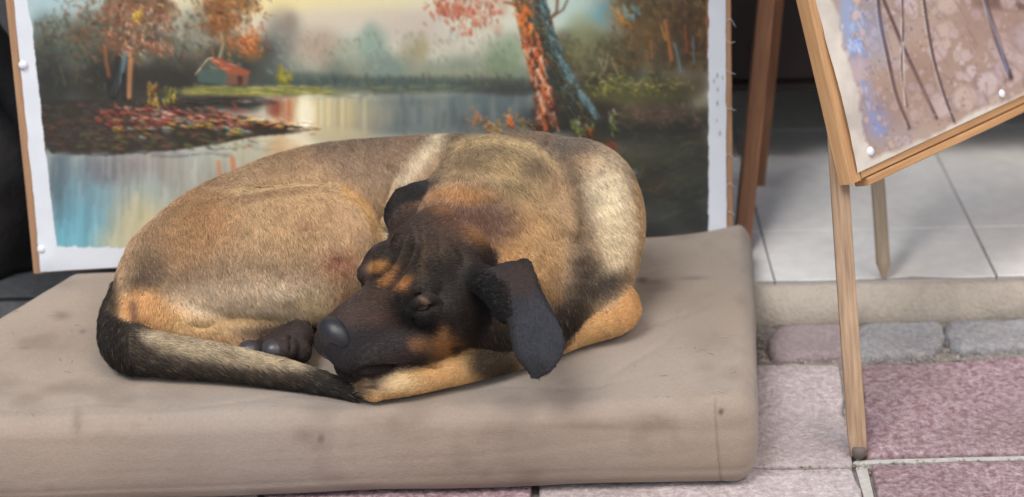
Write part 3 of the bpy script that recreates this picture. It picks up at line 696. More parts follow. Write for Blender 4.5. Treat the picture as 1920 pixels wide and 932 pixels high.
    l([(1030, 50), (1034, 32), (1044, 22), (1046, -20)], 2.6, (104, 74, 56), .85); l([(1036, 32), (1056, 18), (1064, 0)], 2, (104, 74, 56), .8); l([(974, 14), (958, 6), (946, 4)], 3, (150, 84, 50), .9)
    # hanging leaves
    for i in range(20): b(random.gauss(875, 34), random.gauss(-20, 30), random.uniform(10, 22), random.uniform(10, 18), (186, 140, 112), .45, soft=1.5)
    d(800, -160, 960, 30, 600, [(190, 110, 84), (170, 92, 66), (206, 140, 110), (150, 96, 70)], (4, 9), (1.6, 3.2), (70, 25), (.5, .9), gauss=True)
    for (cu, cv, nn_) in ((830, 10, 26), (862, 24, 46), (880, 62, 16), (896, 30, 34), (920, 22, 26), (815, 20, 12), (845, 40, 14)):
        d(cu - 22, cv - 26, cu + 22, cv + 20, nn_, [(180, 96, 70), (160, 84, 60), (206, 134, 100), (196, 70, 50)], (4, 9), (1.8, 3.2), (72, 18), (.5, .9), gauss=True)
    # plants at the water's edge
    for (cu, cv, n_, cs) in ((890, 226, 14, [(214, 120, 50), (196, 100, 50)]), (912, 244, 16, [(210, 140, 50), (200, 110, 50)]), (935, 240, 14, [(220, 150, 50)]), (956, 230, 26, [(222, 110, 50), (214, 140, 60)]), (978, 240, 16, [(150, 90, 50), (120, 120, 60)]), (1080, 240, 24, [(170, 176, 70), (120, 136, 60), (206, 214, 190)]), (1106, 244, 20, [(110, 124, 60), (200, 90, 50)]), (1150, 236, 26, [(150, 160, 66), (110, 124, 70), (180, 190, 160)]), (1000, 246, 30, [(70, 60, 44), (120, 70, 46)])):
        d(cu - 12, cv - 20, cu + 12, cv + 14, n_, cs, (5, 11), (1.2, 2.4), (70, 25), (.6, .95), gauss=True, relief=2)
    d(90, -40, 400, 110, 420, [(112, 78, 58), (86, 84, 62), (74, 64, 52), (138, 94, 66), (70, 78, 64)], (5, 13), (1.6, 3.6), (58, 34), (.3, .65))
    for (u, v) in ((262, 70), (292, 92), (214, 60), (320, 96), (240, 96)): d(u - 16, v - 12, u + 16, v + 12, 14, [(206, 150, 120), (190, 110, 76), (214, 180, 150), (120, 74, 56)], (4, 10), (1, 2.4), (60, 22), (.4, .8), gauss=True)
    d(160, 205, 420, 250, 110, [(70, 56, 46), (96, 66, 52), (60, 60, 58)], (8, 20), (1.2, 2.6), (10, 12), (.4, .75)); d(260, 212, 560, 240, 60, [(200, 160, 140), (180, 96, 70), (196, 150, 80)], (10, 24), (.9, 1.8), (9, 6), (.4, .75))
    d(66, 60, 200, 180, 120, [(84, 96, 84), (60, 62, 58), (98, 106, 92)], (5, 14), (1.4, 3.4), (62, 26), (.25, .5)); d(320, 60, 400, 140, 80, [(96, 100, 86), (70, 68, 58)], (5, 12), (1.4, 3), (62, 26), (.3, .6))
    b(574, 215, 16, 36, (250, 243, 214), .8); b(560, 275, 26, 26, (244, 234, 200), .75); b(536, 280, 30, 22, (222, 180, 130), .5); b(620, 250, 50, 12, (206, 192, 150), .6)
    for (u, v, ru, rv) in ((90, 150, 50, 60), (300, 150, 50, 36), (200, 130, 30, 40), (1180, 240, 60, 14), (1290, 240, 50, 20), (1250, 330, 90, 70), (1060, 220, 30, 16), (960, 170, 50, 10)): b(u, v, ru, rv, (44, 44, 42), .35)
    
    for (u, v, ru, rv, c) in ((1180, 300, 60, 20, (74, 72, 56)), (1260, 290, 50, 16, (66, 72, 58)), (1230, 350, 70, 18, (68, 62, 50)), (1290, 330, 40, 24, (60, 66, 58)), (1200, 400, 80, 16, (62, 66, 64))): b(u, v, ru, rv, c, .6, -12)
    d(1130, 250, 1328, 420, 150, [(92, 92, 70), (84, 78, 60), (70, 76, 66), (104, 96, 70)], (10, 26), (1.4, 3), (-14, 24), (.25, .5))
    p.soften(3)
    return p
LK = paint_lake()
A0, A1 = P(62, 514, -.006), P(1374, 441, -.006)
bx1 = unit(A1 - A0); wid1 = float(np.linalg.norm(A1 - A0))
nh = unit(np.cross(bx1, [0, 0, 1.0]))         # towards the viewer
up1 = unit(np.array([0, 0, 1.0]) * math.cos(R(9)) - nh * math.sin(R(9)))
up1 = unit(up1 - bx1 * np.dot(up1, bx1))
def lake_mask(u, v, S_, T_):
    col = LK.sample(u, v); col = col * .9 + col.mean(1)[:, None] * .1; rel = LK.sample(u, v, 'z')
    rel = np.minimum(rel, 4) + (fbm(u * .4, v * .07, 0, 2) - .5) * .6
    # ragged painted edge over primed white canvas
    j = (fbm(v * .04, 1.0, 0, 3) - .5) * 5 + (fbm(v * .4, 5.0, 0, 2) - .5) * 1.5
    lft = np.interp(v, [-300, 0, 60, 120, 250, 400, 462], [26, 50, 60, 66, 80, 98, 106]) + j * .8
    rgt = 1329 + (fbm(v * .05, 9.0, 0, 3) - .5) * 5
    bot = np.interp(u, [100, 260, 1200, 1340], [464, 466, 452, 452]) + (fbm(u * .12, 3.0, 0, 3) - .5) * 5
    m = np.clip((u - lft) * .6, 0, 1) * np.clip((rgt - u) * .6, 0, 1) * np.clip((bot - v) * .35 + (fbm(u * .35, 2, 0, 2) - .5) * 1.5, 0, 1) * np.clip((v + 392) * .4, 0, 1)
    white = np.tile(np.array([224, 230, 240]) / 255.0, (len(u), 1)) * (1 - .05 * fbm(u * .03, v * .03, 2, 3))[:, None]
    for (a, b, r_) in ((1345, 142, 2), (1355, 146, 1.4), (1339, 152, 1.6), (1346, 168, 1.6), (1345, 194, 2), (1350, 250, 2), (1344, 226, 1.2)):
        white -= (np.exp(-(((u - a) / (r_ * 1.0))**2 + ((v - b) / (r_ * 2.2))**2)) * .3)[:, None]
    return white * (1 - m)[:, None] + col * m[:, None], rel * m
M_canvas = material('oil paint on primed canvas', None, .45, attr='pigment', spec=.35, bump=[(900, .25, .0004)])
M_pale = M_wood('pale stretcher wood', (176, 138, 108), (146, 108, 80), (190, 156, 126))
M_honey = M_wood('honey easel wood', (202, 158, 112), (166, 120, 80), (214, 176, 134))
M_dkwood = M_wood('reddish easel wood', (156, 112, 84), (112, 74, 54), (172, 128, 98))
M_leg = M_wood('worn leg wood', (176, 146, 118), (112, 86, 66), (198, 172, 146))
M_grwood = M_wood('weathered leg wood', (164, 146, 124), (128, 110, 90), (182, 168, 148))
wave1 = lambda s, t: .0012 * np.sin(s * 9) * np.sin(t * 11 + 1) * np.exp(-t * 2) + .0035 * np.exp(-((s - .02)**2 + (t - .02)**2) / .0006)
lake, n1 = stretched('lake_painting', 'oil painting of a lake with a leaning orange tree, standing behind the dog', 'painting',
    A0, bx1, up1, wid1, .74, LK, lake_mask, .47, 860, 350, 40, M_pale, .032, .026, (.011, .009, .0035, .008), [(43, 122), (78, 468)], wave1, M_canvas)
# frayed threads along the cut right edge
M_thread = material('canvas thread', (206, 206, 208), .9)
for k, (u, v) in enumerate(((1372, 74), (1374, 130), (1372, 40), (1374, 205), (1373, 290), (1372, 350), (1374, 398))):
    q = PPL(1361, v, A0, n1); tp = [q, q + bx1 * .006 + up1 * random.uniform(-.006, .006) + n1 * .002, q + bx1 * random.uniform(.010, .016) - up1 * random.uniform(0, .012) + n1 * .001]
    tube('thread', crom(tp, 4), .0004, M_thread, lake, n=5)

# ------------------------------------------------------------------ easel behind the lake painting (its two right legs show)
e1 = empty('tall_easel', (PZ(1400, 470, FZ)[0], .12, FZ))
tag(e1, 'reddish wooden easel whose legs stand just right of the lake painting', 'easel')
xw = np.array([1.0, 0, 0])
ft, tp = PZ(1391, 470, FZ), PY(1437, -20, .26)
dr = tp - ft; beam('leg', ft, ft + dr * 2.2, .024, .03, xw, M_dkwood, e1)
lf = np.array([ft[0] - .62, ft[1], FZ]); ltop = ft + dr * 2.2
beam('leg', lf, np.array([ltop[0] - .36, ltop[1], ltop[2]]), .024, .03, xw, M_dkwood, e1)
ft2, tp2 = PZ(1424, 345, FZ), PY(1462, -20, .37)
beam('rear_leg', ft2, ft2 + (tp2 - ft2) * 1.9, .014, .02, xw, M_dkwood, e1)
m0, m1 = ft + dr * 1.75, np.array([lf[0] + (ltop[0] - .36 - lf[0]) * .8, (ft + dr * 1.75)[1], (ft + dr * 1.75)[2]])
beam('crossbar', m0 + [0, .03, 0], m1 + [0, .03, 0], .03, .02, [0, 0, 1.0], M_dkwood, e1)

# ------------------------------------------------------------------ watercolour on the right easel
def paint_wc():
    p = Paint(1480, -420, 2360, 400, .9, (172, 148, 134))
    d, b, l = p.dabs, p.blob, p.line
    for i in range(240):
        b(random.uniform(1500, 2340), random.uniform(-400, 330), random.uniform(20, 60), random.uniform(20, 60), random.choice([(160, 136, 124), (184, 160, 146), (150, 124, 112), (172, 152, 150), (190, 172, 160)]), .35, soft=1.5)
    b(1655, 250, 60, 30, (150, 140, 160), .5); b(1740, 260, 120, 26, (176, 156, 146), .5); b(1900, 5, 70, 14, (80, 58, 56), .8); b(1790, 120, 80, 60, (162, 134, 120), .5)
    b(1594, 40, 18, 60, (140, 166, 218), .7, -8); b(1612, 110, 16, 40, (128, 158, 220), .7, -12); b(1626, 170, 12, 40, (150, 160, 206), .5, -8); b(1648, 228, 16, 30, (120, 146, 210), .7, -10); b(1640, 215, 30, 40, (150, 150, 190), .4)
    d(1580, -20, 1640, 190, 110, [(116, 154, 226), (170, 190, 232), (206, 212, 236), (150, 150, 200)], (5, 14), (1.4, 4), (74, 12), (.3, .7), gauss=True)
    # bubbles
    bub = [(1640, 86, 12), (1665, 25, 10), (1712, 25, 12), (1760, 60, 9), (1775, 12, 14), (1768, 88, 11), (1745, 96, 9), (1800, 104, 16), (1812, 104, 12), (1816, 142, 12), (1742, 168, 12), (1845, 180, 26), (1800, 142, 9), (1830, 28, 12), (1772, 60, 9), (1715, 215, 12), (1722, 180, 9), (1736, 234, 10), (1684, 264, 11), (1700, 262, 10), (1672, 270, 8), (1840, 150, 9), (1792, 190, 16), (1905, 110, 34), (1912, 70, 26), (1846, 210, 12), (1752, 20, 8), (1672, 120, 9), (1868, 200, 10), (1640, 60, 9)]
    for i in range(330):
        r_ = random.choice([2.5, 3, 3.5, 4.5, 6]); bub.append((random.uniform(1585, 1960), random.uniform(-60, 300), r_))
    for i in range(240): bub.append((random.uniform(1590, 2300), random.uniform(-380, 200), random.uniform(5, 26)))
    for (u, v, r_) in bub:
        if 1700 < u < 1920 and 225 < v: continue
        b(u, v, r_ * 1.05, r_ * 1.15, (140, 116, 110), .4, soft=.5); b(u, v, r_ * .86, r_ * .96, random.choice([(196, 174, 172), (204, 186, 188), (186, 168, 176), (198, 176, 164)]), .8, soft=.5)
        if r_ > 5: b(u + r_ * .2, v + r_ * .2, r_ * .45, r_ * .5, (190, 168, 162), .5)
    # branches
    def branch(pts, w, hi=True):
        pts = crom(pts, 5); l(pts, w, (104, 78, 76), .9, .9, .4); l(pts + [w * .5, 0], w * .45, (66, 50, 56), .85, .6)
        if hi: l(pts - [w * .8, 0], .9, (232, 226, 226), .85, .6, .6)
    branch([(1642, -60), (1648, 30), (1664, 110), (1680, 180), (1704, 240)], 4.2); branch([(1652, -10), (1690, 80), (1722, 150), (1756, 222)], 3.2, False)
    branch([(1690, -40), (1692, 60), (1690, 130), (1700, 200)], 2.2); branch([(1724, -50), (1740, 60), (1752, 120), (1770, 180), (1790, 234)], 3.4)
    branch([(1840, -30), (1862, 60), (1880, 110), (1894, 146)], 6); l([(1846, 10), (1868, 66), (1890, 136)], 1.6, (130, 160, 220), .8); l([(1693, 80), (1696, 196)], 1.6, (236, 232, 230), .8)
    d(1590, -60, 1960, 290, 700, [(120, 92, 86), (206, 190, 186), (150, 122, 110), (112, 84, 80)], (2, 6), (.8, 1.8), (60, 50), (.3, .7)); d(1590, -60, 1930, 260, 90, [(112, 84, 82), (140, 112, 104)], (20, 50), (.8, 2), (66, 10), (.2, .5))
    b(1700, 180, 60, 60, (150, 120, 108), .35); b(1860, 40, 70, 50, (150, 118, 106), .35); b(1640, 60, 20, 60, (130, 150, 200), .35, -8)
    p.soften(3)
    branch([(1960, -300), (1990, -100), (2020, 60)], 7); branch([(2100, -300), (2080, -120), (2120, 40)], 6)
    return p
WC = paint_wc()
B0 = PY(1598, 346, -.29)
bx2 = unit([.60, .80, 0]); nh2 = unit(np.cross(bx2, [0, 0, 1.0]))
def fitdir():
    # direction of the bottom edge and lean chosen so the bars run as they do in the place
    best = None
    for yaw in np.arange(25, 65, 1.0):
        b_ = np.array([math.cos(R(yaw)), math.sin(R(yaw)), 0.0]); q = B0 + b_ * .3; u, v = proj(q); u0, v0 = proj(B0)
        e = abs((v - v0) / (u - u0) - (-150 / 322.0))
        if best is None or e < best[0]: best = (e, b_)
    b_ = best[1]; n_ = unit(np.cross(b_, [0, 0, 1.0])); best = None
    for ln in np.arange(0, 40, .5):
        u_ = np.array([0, 0, math.cos(R(ln))]) - n_ * math.sin(R(ln)); u, v = proj(B0 + u_ * .25); u0, v0 = proj(B0)
        e = abs((u - u0) / (v - v0) - (78 / 335.0))
        if best is None or e < best[0]: best = (e, u_)
    return b_, best[1]
bx2, up2 = fitdir()
def wc_mask(u, v, S_, T_):
    col = WC.sample(u, v); rel = np.minimum(WC.sample(u, v, 'z'), 3)
    j = (fbm(T_ * 30, 2.0, 0, 3) - .5) * .022 + (fbm(T_ * 130, 4.0, 0, 2) - .5) * .008
    m = np.clip((S_ - .040 - j) * 130, 0, 1)
    m = m * np.clip((T_ - .014 - (fbm(S_ * 30, 8, 0, 3) - .5) * .014) * 160, .0, 1)
    white = np.tile(np.array([218, 212, 208]) / 255.0, (len(u), 1)) * (1 - .16 * np.clip(fbm(S_ * 25, T_ * 25, 2, 4) * 2 - .8, 0, 1))[:, None] * [1, .985, .96]
    return white * (1 - m)[:, None] + col * m[:, None], rel * m
M_paper = material('watercolour paper', None, .4, attr='pigment', spec=.5, bump=[(500, .25, .0006), (40, .15, .002)])
wave2 = lambda s, t: .002 * np.sin(t * 22) * np.exp(-s * 20) + .0015 * np.sin(s * 20 + 1) * np.sin(t * 16)
wc, n2 = stretched('abstract_painting', 'brown abstract painting of bubbles and dark twigs with a blue streak, on the right easel', 'painting',
    B0, bx2, up2, .70, .56, WC, wc_mask, .33, 420, 300, 40, M_honey, .021, .020, (.013, .01, .011, .01), [(1632, 284), (1878, 176)], wave2, M_paper, relief=.0004)

# ------------------------------------------------------------------ right easel
e2 = empty('slim_easel', (PZ(1610, 850, 0)[0], PZ(1610, 850, 0)[1], 0))
tag(e2, 'slim honey coloured wooden easel carrying the bubble painting, foot on the pavers', 'easel')
ft = PZ(1609, 853, 0); bk = -n2 * .030
tp = PY(1572, 300, -.245)
tp = tp + 0 * bk
dr = tp - ft
beam('leg', ft, ft + dr * 1.9, .0235, .018, unit([.9, -.1, 0]), M_leg, e2, taper=.8, bev=.002)
# soft dark rubber foot
V = []; F = []
for i, (rr, z) in enumerate(((.007, .0), (.0095, .004), (.0092, .010), (.0075, .014))):
    for k in range(12): V.append((ft[0] + rr * math.cos(k * math.pi / 6), ft[1] + rr * math.sin(k * math.pi / 6) - .004, z))
for i in range(3):
    for k in range(12): F.append((i * 12 + k, i * 12 + (k + 1) % 12, (i + 1) * 12 + (k + 1) % 12, (i + 1) * 12 + k))
F.append(tuple(36 + k for k in range(12)))
M_rub = material('dirty rubber', (104, 92, 88), .8, noise=[(60, .5, (100, 90, 88))])
mesh('rubber_foot', V, F, M_rub, e2)
f3 = PZ(1657, 522, FZ + .001); t3 = PY(1643, 300, .06)
beam('rear_leg', f3, f3 + (t3 - f3) * 2.0, .0185, .014, xw, M_grwood, e2, taper=.3, bev=.002)
# ledge that carries the painting and the far leg (outside the picture)
lg0 = B0 - up2 * .0065 - n2 * .011 + bx2 * .03
beam('ledge', lg0, lg0 + bx2 * .62, .010, .022, up2, M_honey, e2)
q = ft + dr * 1.9
f4 = np.array([ft[0] + .62, ft[1] + .40, 0]); beam('leg', f4, q + np.array([.34, .28, 0]), .0235, .018, unit([.9, -.1, 0]), M_honey, e2, taper=.8)
beam('crossbar', q - dr * .25 + [0, .02, 0], q + np.array([.34, .28, 0]) - dr * .22 + [0, .02, 0], .03, .016, [0, 0, 1.0], M_honey, e2)

# ================================================================== THE DOG
VX = .0026
BL = np.array([-.66, -.52, CUSH - .016]); BH = np.array([.26, .09, CUSH + .27])
ND = np.ceil((BH - BL) / VX).astype(int)
AX = [BL[i] + VX * np.arange(ND[i]) for i in range(3)]
PXM = 1400.0                                  # pixels per metre near the dog, to turn pixel radii into metres
class Field:
    def __init__(s):
        s.D = np.full(ND, .06, np.float32); s.own = np.zeros(ND, np.int8); s.raw = np.full(ND, .06, np.float32)
    def sub(s, lo, hi):
        a = np.maximum(0, np.floor((np.asarray(lo) - BL) / VX).astype(int)); b = np.minimum(ND, np.ceil((np.asarray(hi) - BL) / VX).astype(int) + 1)
        if np.any(b <= a): return None
        sl = tuple(slice(a[i], b[i]) for i in range(3))
        return sl, AX[0][sl[0]][:, None, None].astype(np.float32), AX[1][sl[1]][None, :, None].astype(np.float32), AX[2][sl[2]][None, None, :].astype(np.float32)
    def join(s, sl, d, k, grp):
        D = s.D[sl]; m = d < s.raw[sl]; s.own[sl][m] = grp; s.raw[sl][m] = d[m]
        h = np.clip(k - np.abs(D - d), 0, None); s.D[sl] = np.minimum(D, d) - h * h / (4 * k)
    def cut(s, sl, d, k):
        D = s.D[sl]; d = -d; h = np.clip(k - np.abs(D - d), 0, None); s.D[sl] = np.maximum(D, d) + h * h / (4 * k)
    def chain(s, K, grp=0, k=.015, mode='join', per=4, sq=None):
        """K rows: x y z r (metres). sq = (axis, factor) flattens the tube along an axis"""
        C = crom(K, per); lo, hi = C[:, :3].min(0) - C[:, 3].max() - k - .02, C[:, :3].max(0) + C[:, 3].max() + k + .02
        got = s.sub(lo, hi)
        if got is None: return
        sl, X, Y, Z = got; out = np.full(s.D[sl].shape, .06, np.float32)
        a0 = [q.start for q in sl]
        ax, fac = (None, 1) if sq is None else (unit(sq[0]), sq[1])
        for i in range(len(C) - 1):
            p, q = C[i, :3], C[i + 1, :3]; r0, r1 = C[i, 3], C[i + 1, 3]; mr = max(r0, r1) + k + .012
            g = s.sub(np.minimum(p, q) - mr, np.maximum(p, q) + mr)
            if g is None: continue
            s2, x, y, z = g; loc = tuple(slice(s2[j].start - a0[j], s2[j].stop - a0[j]) for j in range(3))
            dx, dy, dz = x - p[0], y - p[1], z - p[2]; e = q - p
            if ax is not None:
                m = (dx * ax[0] + dy * ax[1] + dz * ax[2]) * (fac - 1); dx = dx + m * ax[0]; dy = dy + m * ax[1]; dz = dz + m * ax[2]
                e = e + ax * np.dot(e, ax) * (fac - 1)
            t = np.clip((dx * e[0] + dy * e[1] + dz * e[2]) / (np.dot(e, e) + 1e-9), 0, 1)
            d = np.sqrt((dx - t * e[0])**2 + (dy - t * e[1])**2 + (dz - t * e[2])**2) - (r0 + t * (r1 - r0))
            if ax is not None: d = d / (1 + (fac - 1) * .5)
            np.minimum(out[loc], d, out=out[loc])
        (s.join(sl, out, k, grp) if mode == 'join' else s.cut(sl, out, k))
    def ell(s, c, rad, M, grp=0, k=.012, mode='join'):
        """ellipsoid, columns of M are its axes"""
        c = np.asarray(c, float); rad = np.asarray(rad, float); M = np.asarray(M, float)
        ext = np.sqrt(((M * rad)**2).sum(1)) + k + .01
        g = s.sub(c - ext, c + ext)
        if g is None: return
        sl, x, y, z = g; x, y, z = x - c[0], y - c[1], z - c[2]
        L = [(x * M[0, i] + y * M[1, i] + z * M[2, i]) / rad[i] for i in range(3)]
        k0 = np.sqrt(L[0]**2 + L[1]**2 + L[2]**2); k1 = np.sqrt((L[0] / rad[0])**2 + (L[1] / rad[1])**2 + (L[2] / rad[2])**2)
        d = (k0 * (k0 - 1) / np.maximum(k1, 1e-6)).astype(np.float32)
        (s.join(sl, d, k, grp) if mode == 'join' else s.cut(sl, d, k))
G = Field()
def pk(rows): return np.array([[*P(u, v, h), r / PXM] for u, v, h, r in rows])
BODY, TAIL, HEAD, EAR, PAW, PAD = 0, 1, 2, 3, 4, 5
# trunk: rump, loin, back, ribs, chest
G.chain(pk([(318, 520, .080, 78), (380, 478, .092, 108), (470, 440, .100, 122), (600, 402, .108, 130), (730, 392, .108, 134), (860, 388, .110, 136), (980, 396, .110, 136), (1062, 405, .108, 134)]), BODY, .02)
# shoulder and upper arm at the right
G.chain(pk([(1080, 380, .13, 110), (1110, 440, .10, 92), (1122, 510, .065, 66), (1120, 560, .045, 50)]), BODY, .03)
G.chain(pk([(1000, 480, .10, 100), (1030, 560, .06, 70), (1010, 620, .035, 46)]), BODY, .03)
# thigh
G.chain(pk([(350, 500, .075, 92), (430, 482, .100, 116), (520, 475, .108, 124), (600, 478, .104, 116), (640, 500, .088, 84)]), BODY, .012)
G.chain(pk([(600, 430, .135, 70), (640, 480, .115, 68), (640, 540, .075, 56), (560, 560, .055, 46), (450, 555, .055, 50), (360, 560, .05, 50)]), BODY, .03)
# haunch and the tan patch round the tail root
G.chain(pk([(300, 500, .09, 60), (266, 560, .065, 52), (256, 600, .045, 48)]), BODY, .03)
G.chain(pk([(280, 590, .05, 50), (340, 612, .035, 36), (420, 632, .022, 26), (520, 640, .018, 22)]), BODY, .02)
G.chain(pk([(470, 610, .03, 26), (560, 600, .03, 26), (640, 600, .03, 24)]), BODY, .015)
# tail
G.chain(pk([(234, 545, .050, 24), (219, 600, .044, 29), (238, 650, .032, 40), (300, 664, .027, 37), (380, 674, .024, 33), (450, 685, .020, 29), (520, 698, .016, 25), (580, 711, .013, 20), (630, 725, .009, 15), (664, 737, .006, 11)]), TAIL, .008)
# dark toes of the tucked hind paw
G.chain(pk([(560, 630, .030, 28), (520, 650, .022, 26)]), PAD, .008)
for (u, v, h, r_) in ((468, 660, .026, 22), (500, 652, .026, 22), (530, 654, .030, 27), (560, 660, .020, 22)):
    G.ell(P(u, v, h), [r_ / PXM * 1.05, r_ / PXM, r_ / PXM * .95], np.eye(3), PAD, .004)
# neck, from the withers down to the skull
G.chain(pk([(1000, 345, .150, 96), (930, 370, .165, 112), (900, 420, .150, 112), (870, 470, .125, 96)]), BODY, .012)
G.chain(pk([(960, 450, .130, 96), (960, 530, .095, 84), (930, 600, .06, 62)]), BODY, .02)
# foreleg: elbow at the right, forearm under the chin, paw
G.chain(pk([(1120, 560, .045, 46), (1162, 572, .036, 37), (1150, 590, .030, 38), (1080, 622, .018, 28), (1000, 655, .018, 26), (900, 684, .020, 25), (800, 708, .020, 24), (740, 716, .020, 27), (700, 722, .018, 24)]), PAW, .008)
for (u, v, h, r_) in ((684, 716, .018, 15), (688, 730, .012, 15), (704, 738, .010, 14), (706, 708, .024, 14)):
    G.ell(P(u, v, h), [r_ / PXM * 1.35, r_ / PXM, r_ / PXM * .9], np.eye(3), PAW, .003)

# ---------------- head, in its own frame: F to the nose, L to the dog's left, U out of the brow
TOW = -CF
def scr(u, v): return unit(CR * u - CU * v)
ha = .492
Fh = unit(scr(-math.cos(ha), math.sin(ha)) + TOW * .657)
Li = unit(scr(math.sin(ha), math.cos(ha)) - Fh * np.dot(scr(math.sin(ha), math.cos(ha)), Fh))
Tn = unit(np.cross(Fh, Li)); Tn = Tn if np.dot(Tn, TOW) > 0 else -Tn
ra = .742
Lh = math.cos(ra) * Li + math.sin(ra) * Tn; Uh = -math.sin(ra) * Li + math.cos(ra) * Tn
HM = np.column_stack([Fh, Lh, Uh]); HO = P(754, 520, .14)
HS = np.array([.98, 1.33, 1.30])
def hp(f, l, u): return HO + HM @ (np.array([f, l, u]) * HS)
def hell(f, l, u, a, b, c, k=.01, mode='join', grp=HEAD, rot=None):
    M = HM if rot is None else HM @ np.array(Matrix.Rotation(R(rot[0]), 3, rot[1]))
    G.ell(hp(f, l, u), np.array([a, b, c]) * HS, M, grp, k, mode)
def hch(rows, k=.01, mode='join', grp=HEAD, per=4, sq=None): G.chain(np.array([[*hp(f, l, u), r_ * 1.25] for f, l, u, r_ in rows]), grp, k, mode, per, sq)
hell(-.062, 0, -.020, .078, .056, .050, .012)                    # cranium
hell(-.012, 0, -.014, .040, .040, .030, .012)                    # brow
hch([(-.075, -.020, .016, .022), (-.03, -.016, .020, .016)], .02); hch([(-.075, .020, .014, .022), (-.03, .016, .018, .016)], .02)
for s_ in (-1, 1):
    hell(-.004, .027 * s_, .007, .018, .013, .009, .010)         # brow ridge
    hell(-.040, .040 * s_, -.036, .050, .026, .034, .016)        # cheek
    hch([(.012, .040 * s_, -.016, .010), (-.02, .050 * s_, -.016, .010)], .012)   # cheekbone
    hch([(-.02, .030 * s_, -.056, .026), (.03, .024 * s_, -.053, .0235), (.074, .020 * s_, -.050, .021), (.098, .013 * s_, -.047, .0175)], .012)   # lips
hch([(.000, 0, -.022, .034), (.035, 0, -.028, .029), (.072, 0, -.030, .0265), (.098, 0, -.032, .0225)], .014)   # muzzle
hch([(-.075, .004, -.074, .038), (-.03, .006, -.086, .030), (.03, .006, -.080, .021), (.086, .002, -.070, .016)], .012)      # lower jaw
hch([(-.07, .03, -.06, .03), (-.11, .04, -.055, .034)], .02)
# carving: stop, eye sockets, mouth line, furrows
hch([(.045, 0, .008, .006), (.018, 0, .010, .010), (-.012, 0, .024, .006)], .012, 'cut')
for s_ in (-1, 1):
    if s_ > 0: hell(.014, .040 * s_, .000, .015, .008, .008, .008, 'cut')
    hch([(.122, .012 * s_, -.058, .0022), (.095, .030 * s_, -.062, .0026), (.055, .041 * s_, -.066, .003), (.015, .052 * s_, -.072, .0035), (-.012, .056 * s_, -.068, .0025)], .004, 'cut')
# far eyebrow bump on the outline
hell(-.018, -.044, -.010, .018, .010, .012, .014)
# eyelids
ES = [hp(.012, .0372 * s_, -.004) for s_ in (-1, 1)]
for s_ in (1,):
    hch([(.030, .034 * s_, -.006, .0035), (.018, .039 * s_, .003, .0056), (.002, .043 * s_, .002, .0050), (-.008, .046 * s_, -.006, .003)], .004)
    hch([(.030, .035 * s_, -.008, .003), (.016, .044 * s_, -.010, .0050), (.000, .048 * s_, -.009, .0042)], .004)
# near ear: folds out from the skull, hangs over the cushion's edge towards the viewer
ET = TOW
def epk(rows): return np.array([[*(P(u, v, h)), r_ / PXM] for u, v, h, r_ in rows])
en = unit(TOW * .94 - CR * .18 + CU * .22)
G.chain(epk([(872, 505, .146, 18), (902, 524, .144, 21), (930, 552, .134, 22), (948, 584, .120, 18)]), HEAD, .012)      # stiff root of the ear
G.chain(epk([(962, 510, .150, 16), (968, 530, .144, 25), (978, 560, .134, 34), (993, 600, .118, 38), (1008, 640, .098, 46), (1012, 664, .086, 35), (1008, 686, .074, 22), (1004, 700, .067, 12)]), EAR, .006, sq=(en, 6.0), per=5)
G.chain(epk([(900, 522, .146, 15), (925, 526, .148, 19), (950, 524, .148, 24), (968, 530, .144, 26)]), EAR, .014, sq=(en, 2.2))
G.chain(epk([(962, 506, .150, 9), (985, 495, .150, 10), (1000, 530, .140, 8), (1030, 590, .116, 8), (1052, 640, .092, 7)]), EAR, .006)
# hollow of the ear
G.chain(epk([(896, 550, .150, 9), (916, 584, .140, 17), (932, 620, .118, 16), (940, 650, .10, 9)]), HEAD, .008, 'cut')
# far ear, a folded flap behind the skull
fn_ = unit(TOW + CU * .4)
G.chain(epk([(812, 366, .195, 18), (778, 368, .190, 24), (752, 386, .180, 22), (738, 410, .165, 10)]), EAR, .006, sq=(fn_, 3.0), per=4)
G.chain(epk([(830, 390, .170, 40), (780, 430, .150, 46)]), HEAD, .03)
G.chain(epk([(440, 606, .075, 4), (500, 610, .07, 8), (560, 612, .07, 10), (620, 606, .07, 9)]), BODY, .012, 'cut')
# groove where thigh meets belly, and thigh against the flank
G.chain(epk([(470, 352, .185, 5), (560, 338, .19, 5), (640, 336, .188, 6), (690, 372, .175, 7), (716, 420, .155, 8), (722, 470, .135, 9)]), BODY, .016, 'cut')
G.chain(epk([(258, 562, .105, 4), (262, 585, .09, 6), (266, 606, .075, 4)]), BODY, .006, 'cut')
# soft grooves on the trunk: behind the shoulder, neck on shoulder
G.chain(epk([(800, 262, .215, 6), (790, 310, .20, 8), (745, 350, .18, 8)]), BODY, .02, 'cut')
G.chain(epk([(1040, 268, .22, 6), (1080, 330, .205, 8), (1092, 420, .175, 8), (1070, 500, .14, 8), (1050, 550, .11, 8)]), BODY, .02, 'cut')
# rest flat on the cushion
zz = AX[2][None, None, :].astype(np.float32); fl_ = (CUSH - .006) - zz; k = .008
h_ = np.clip(k - np.abs(G.D - fl_), 0, None); G.D = np.maximum(G.D, np.broadcast_to(fl_, G.D.shape)) + h_ * h_ / (4 * k)
G.D = np.clip(G.D, -.02, .02)
gr = vdb.FloatGrid(background=.02); gr.copyFromArray(np.ascontiguousarray(G.D.astype(np.float32)))
pts, quads = gr.convertToQuads(isovalue=0.0)
DV = np.asarray(pts, float) * VX + BL; DF = np.asarray(quads).astype(np.int64)
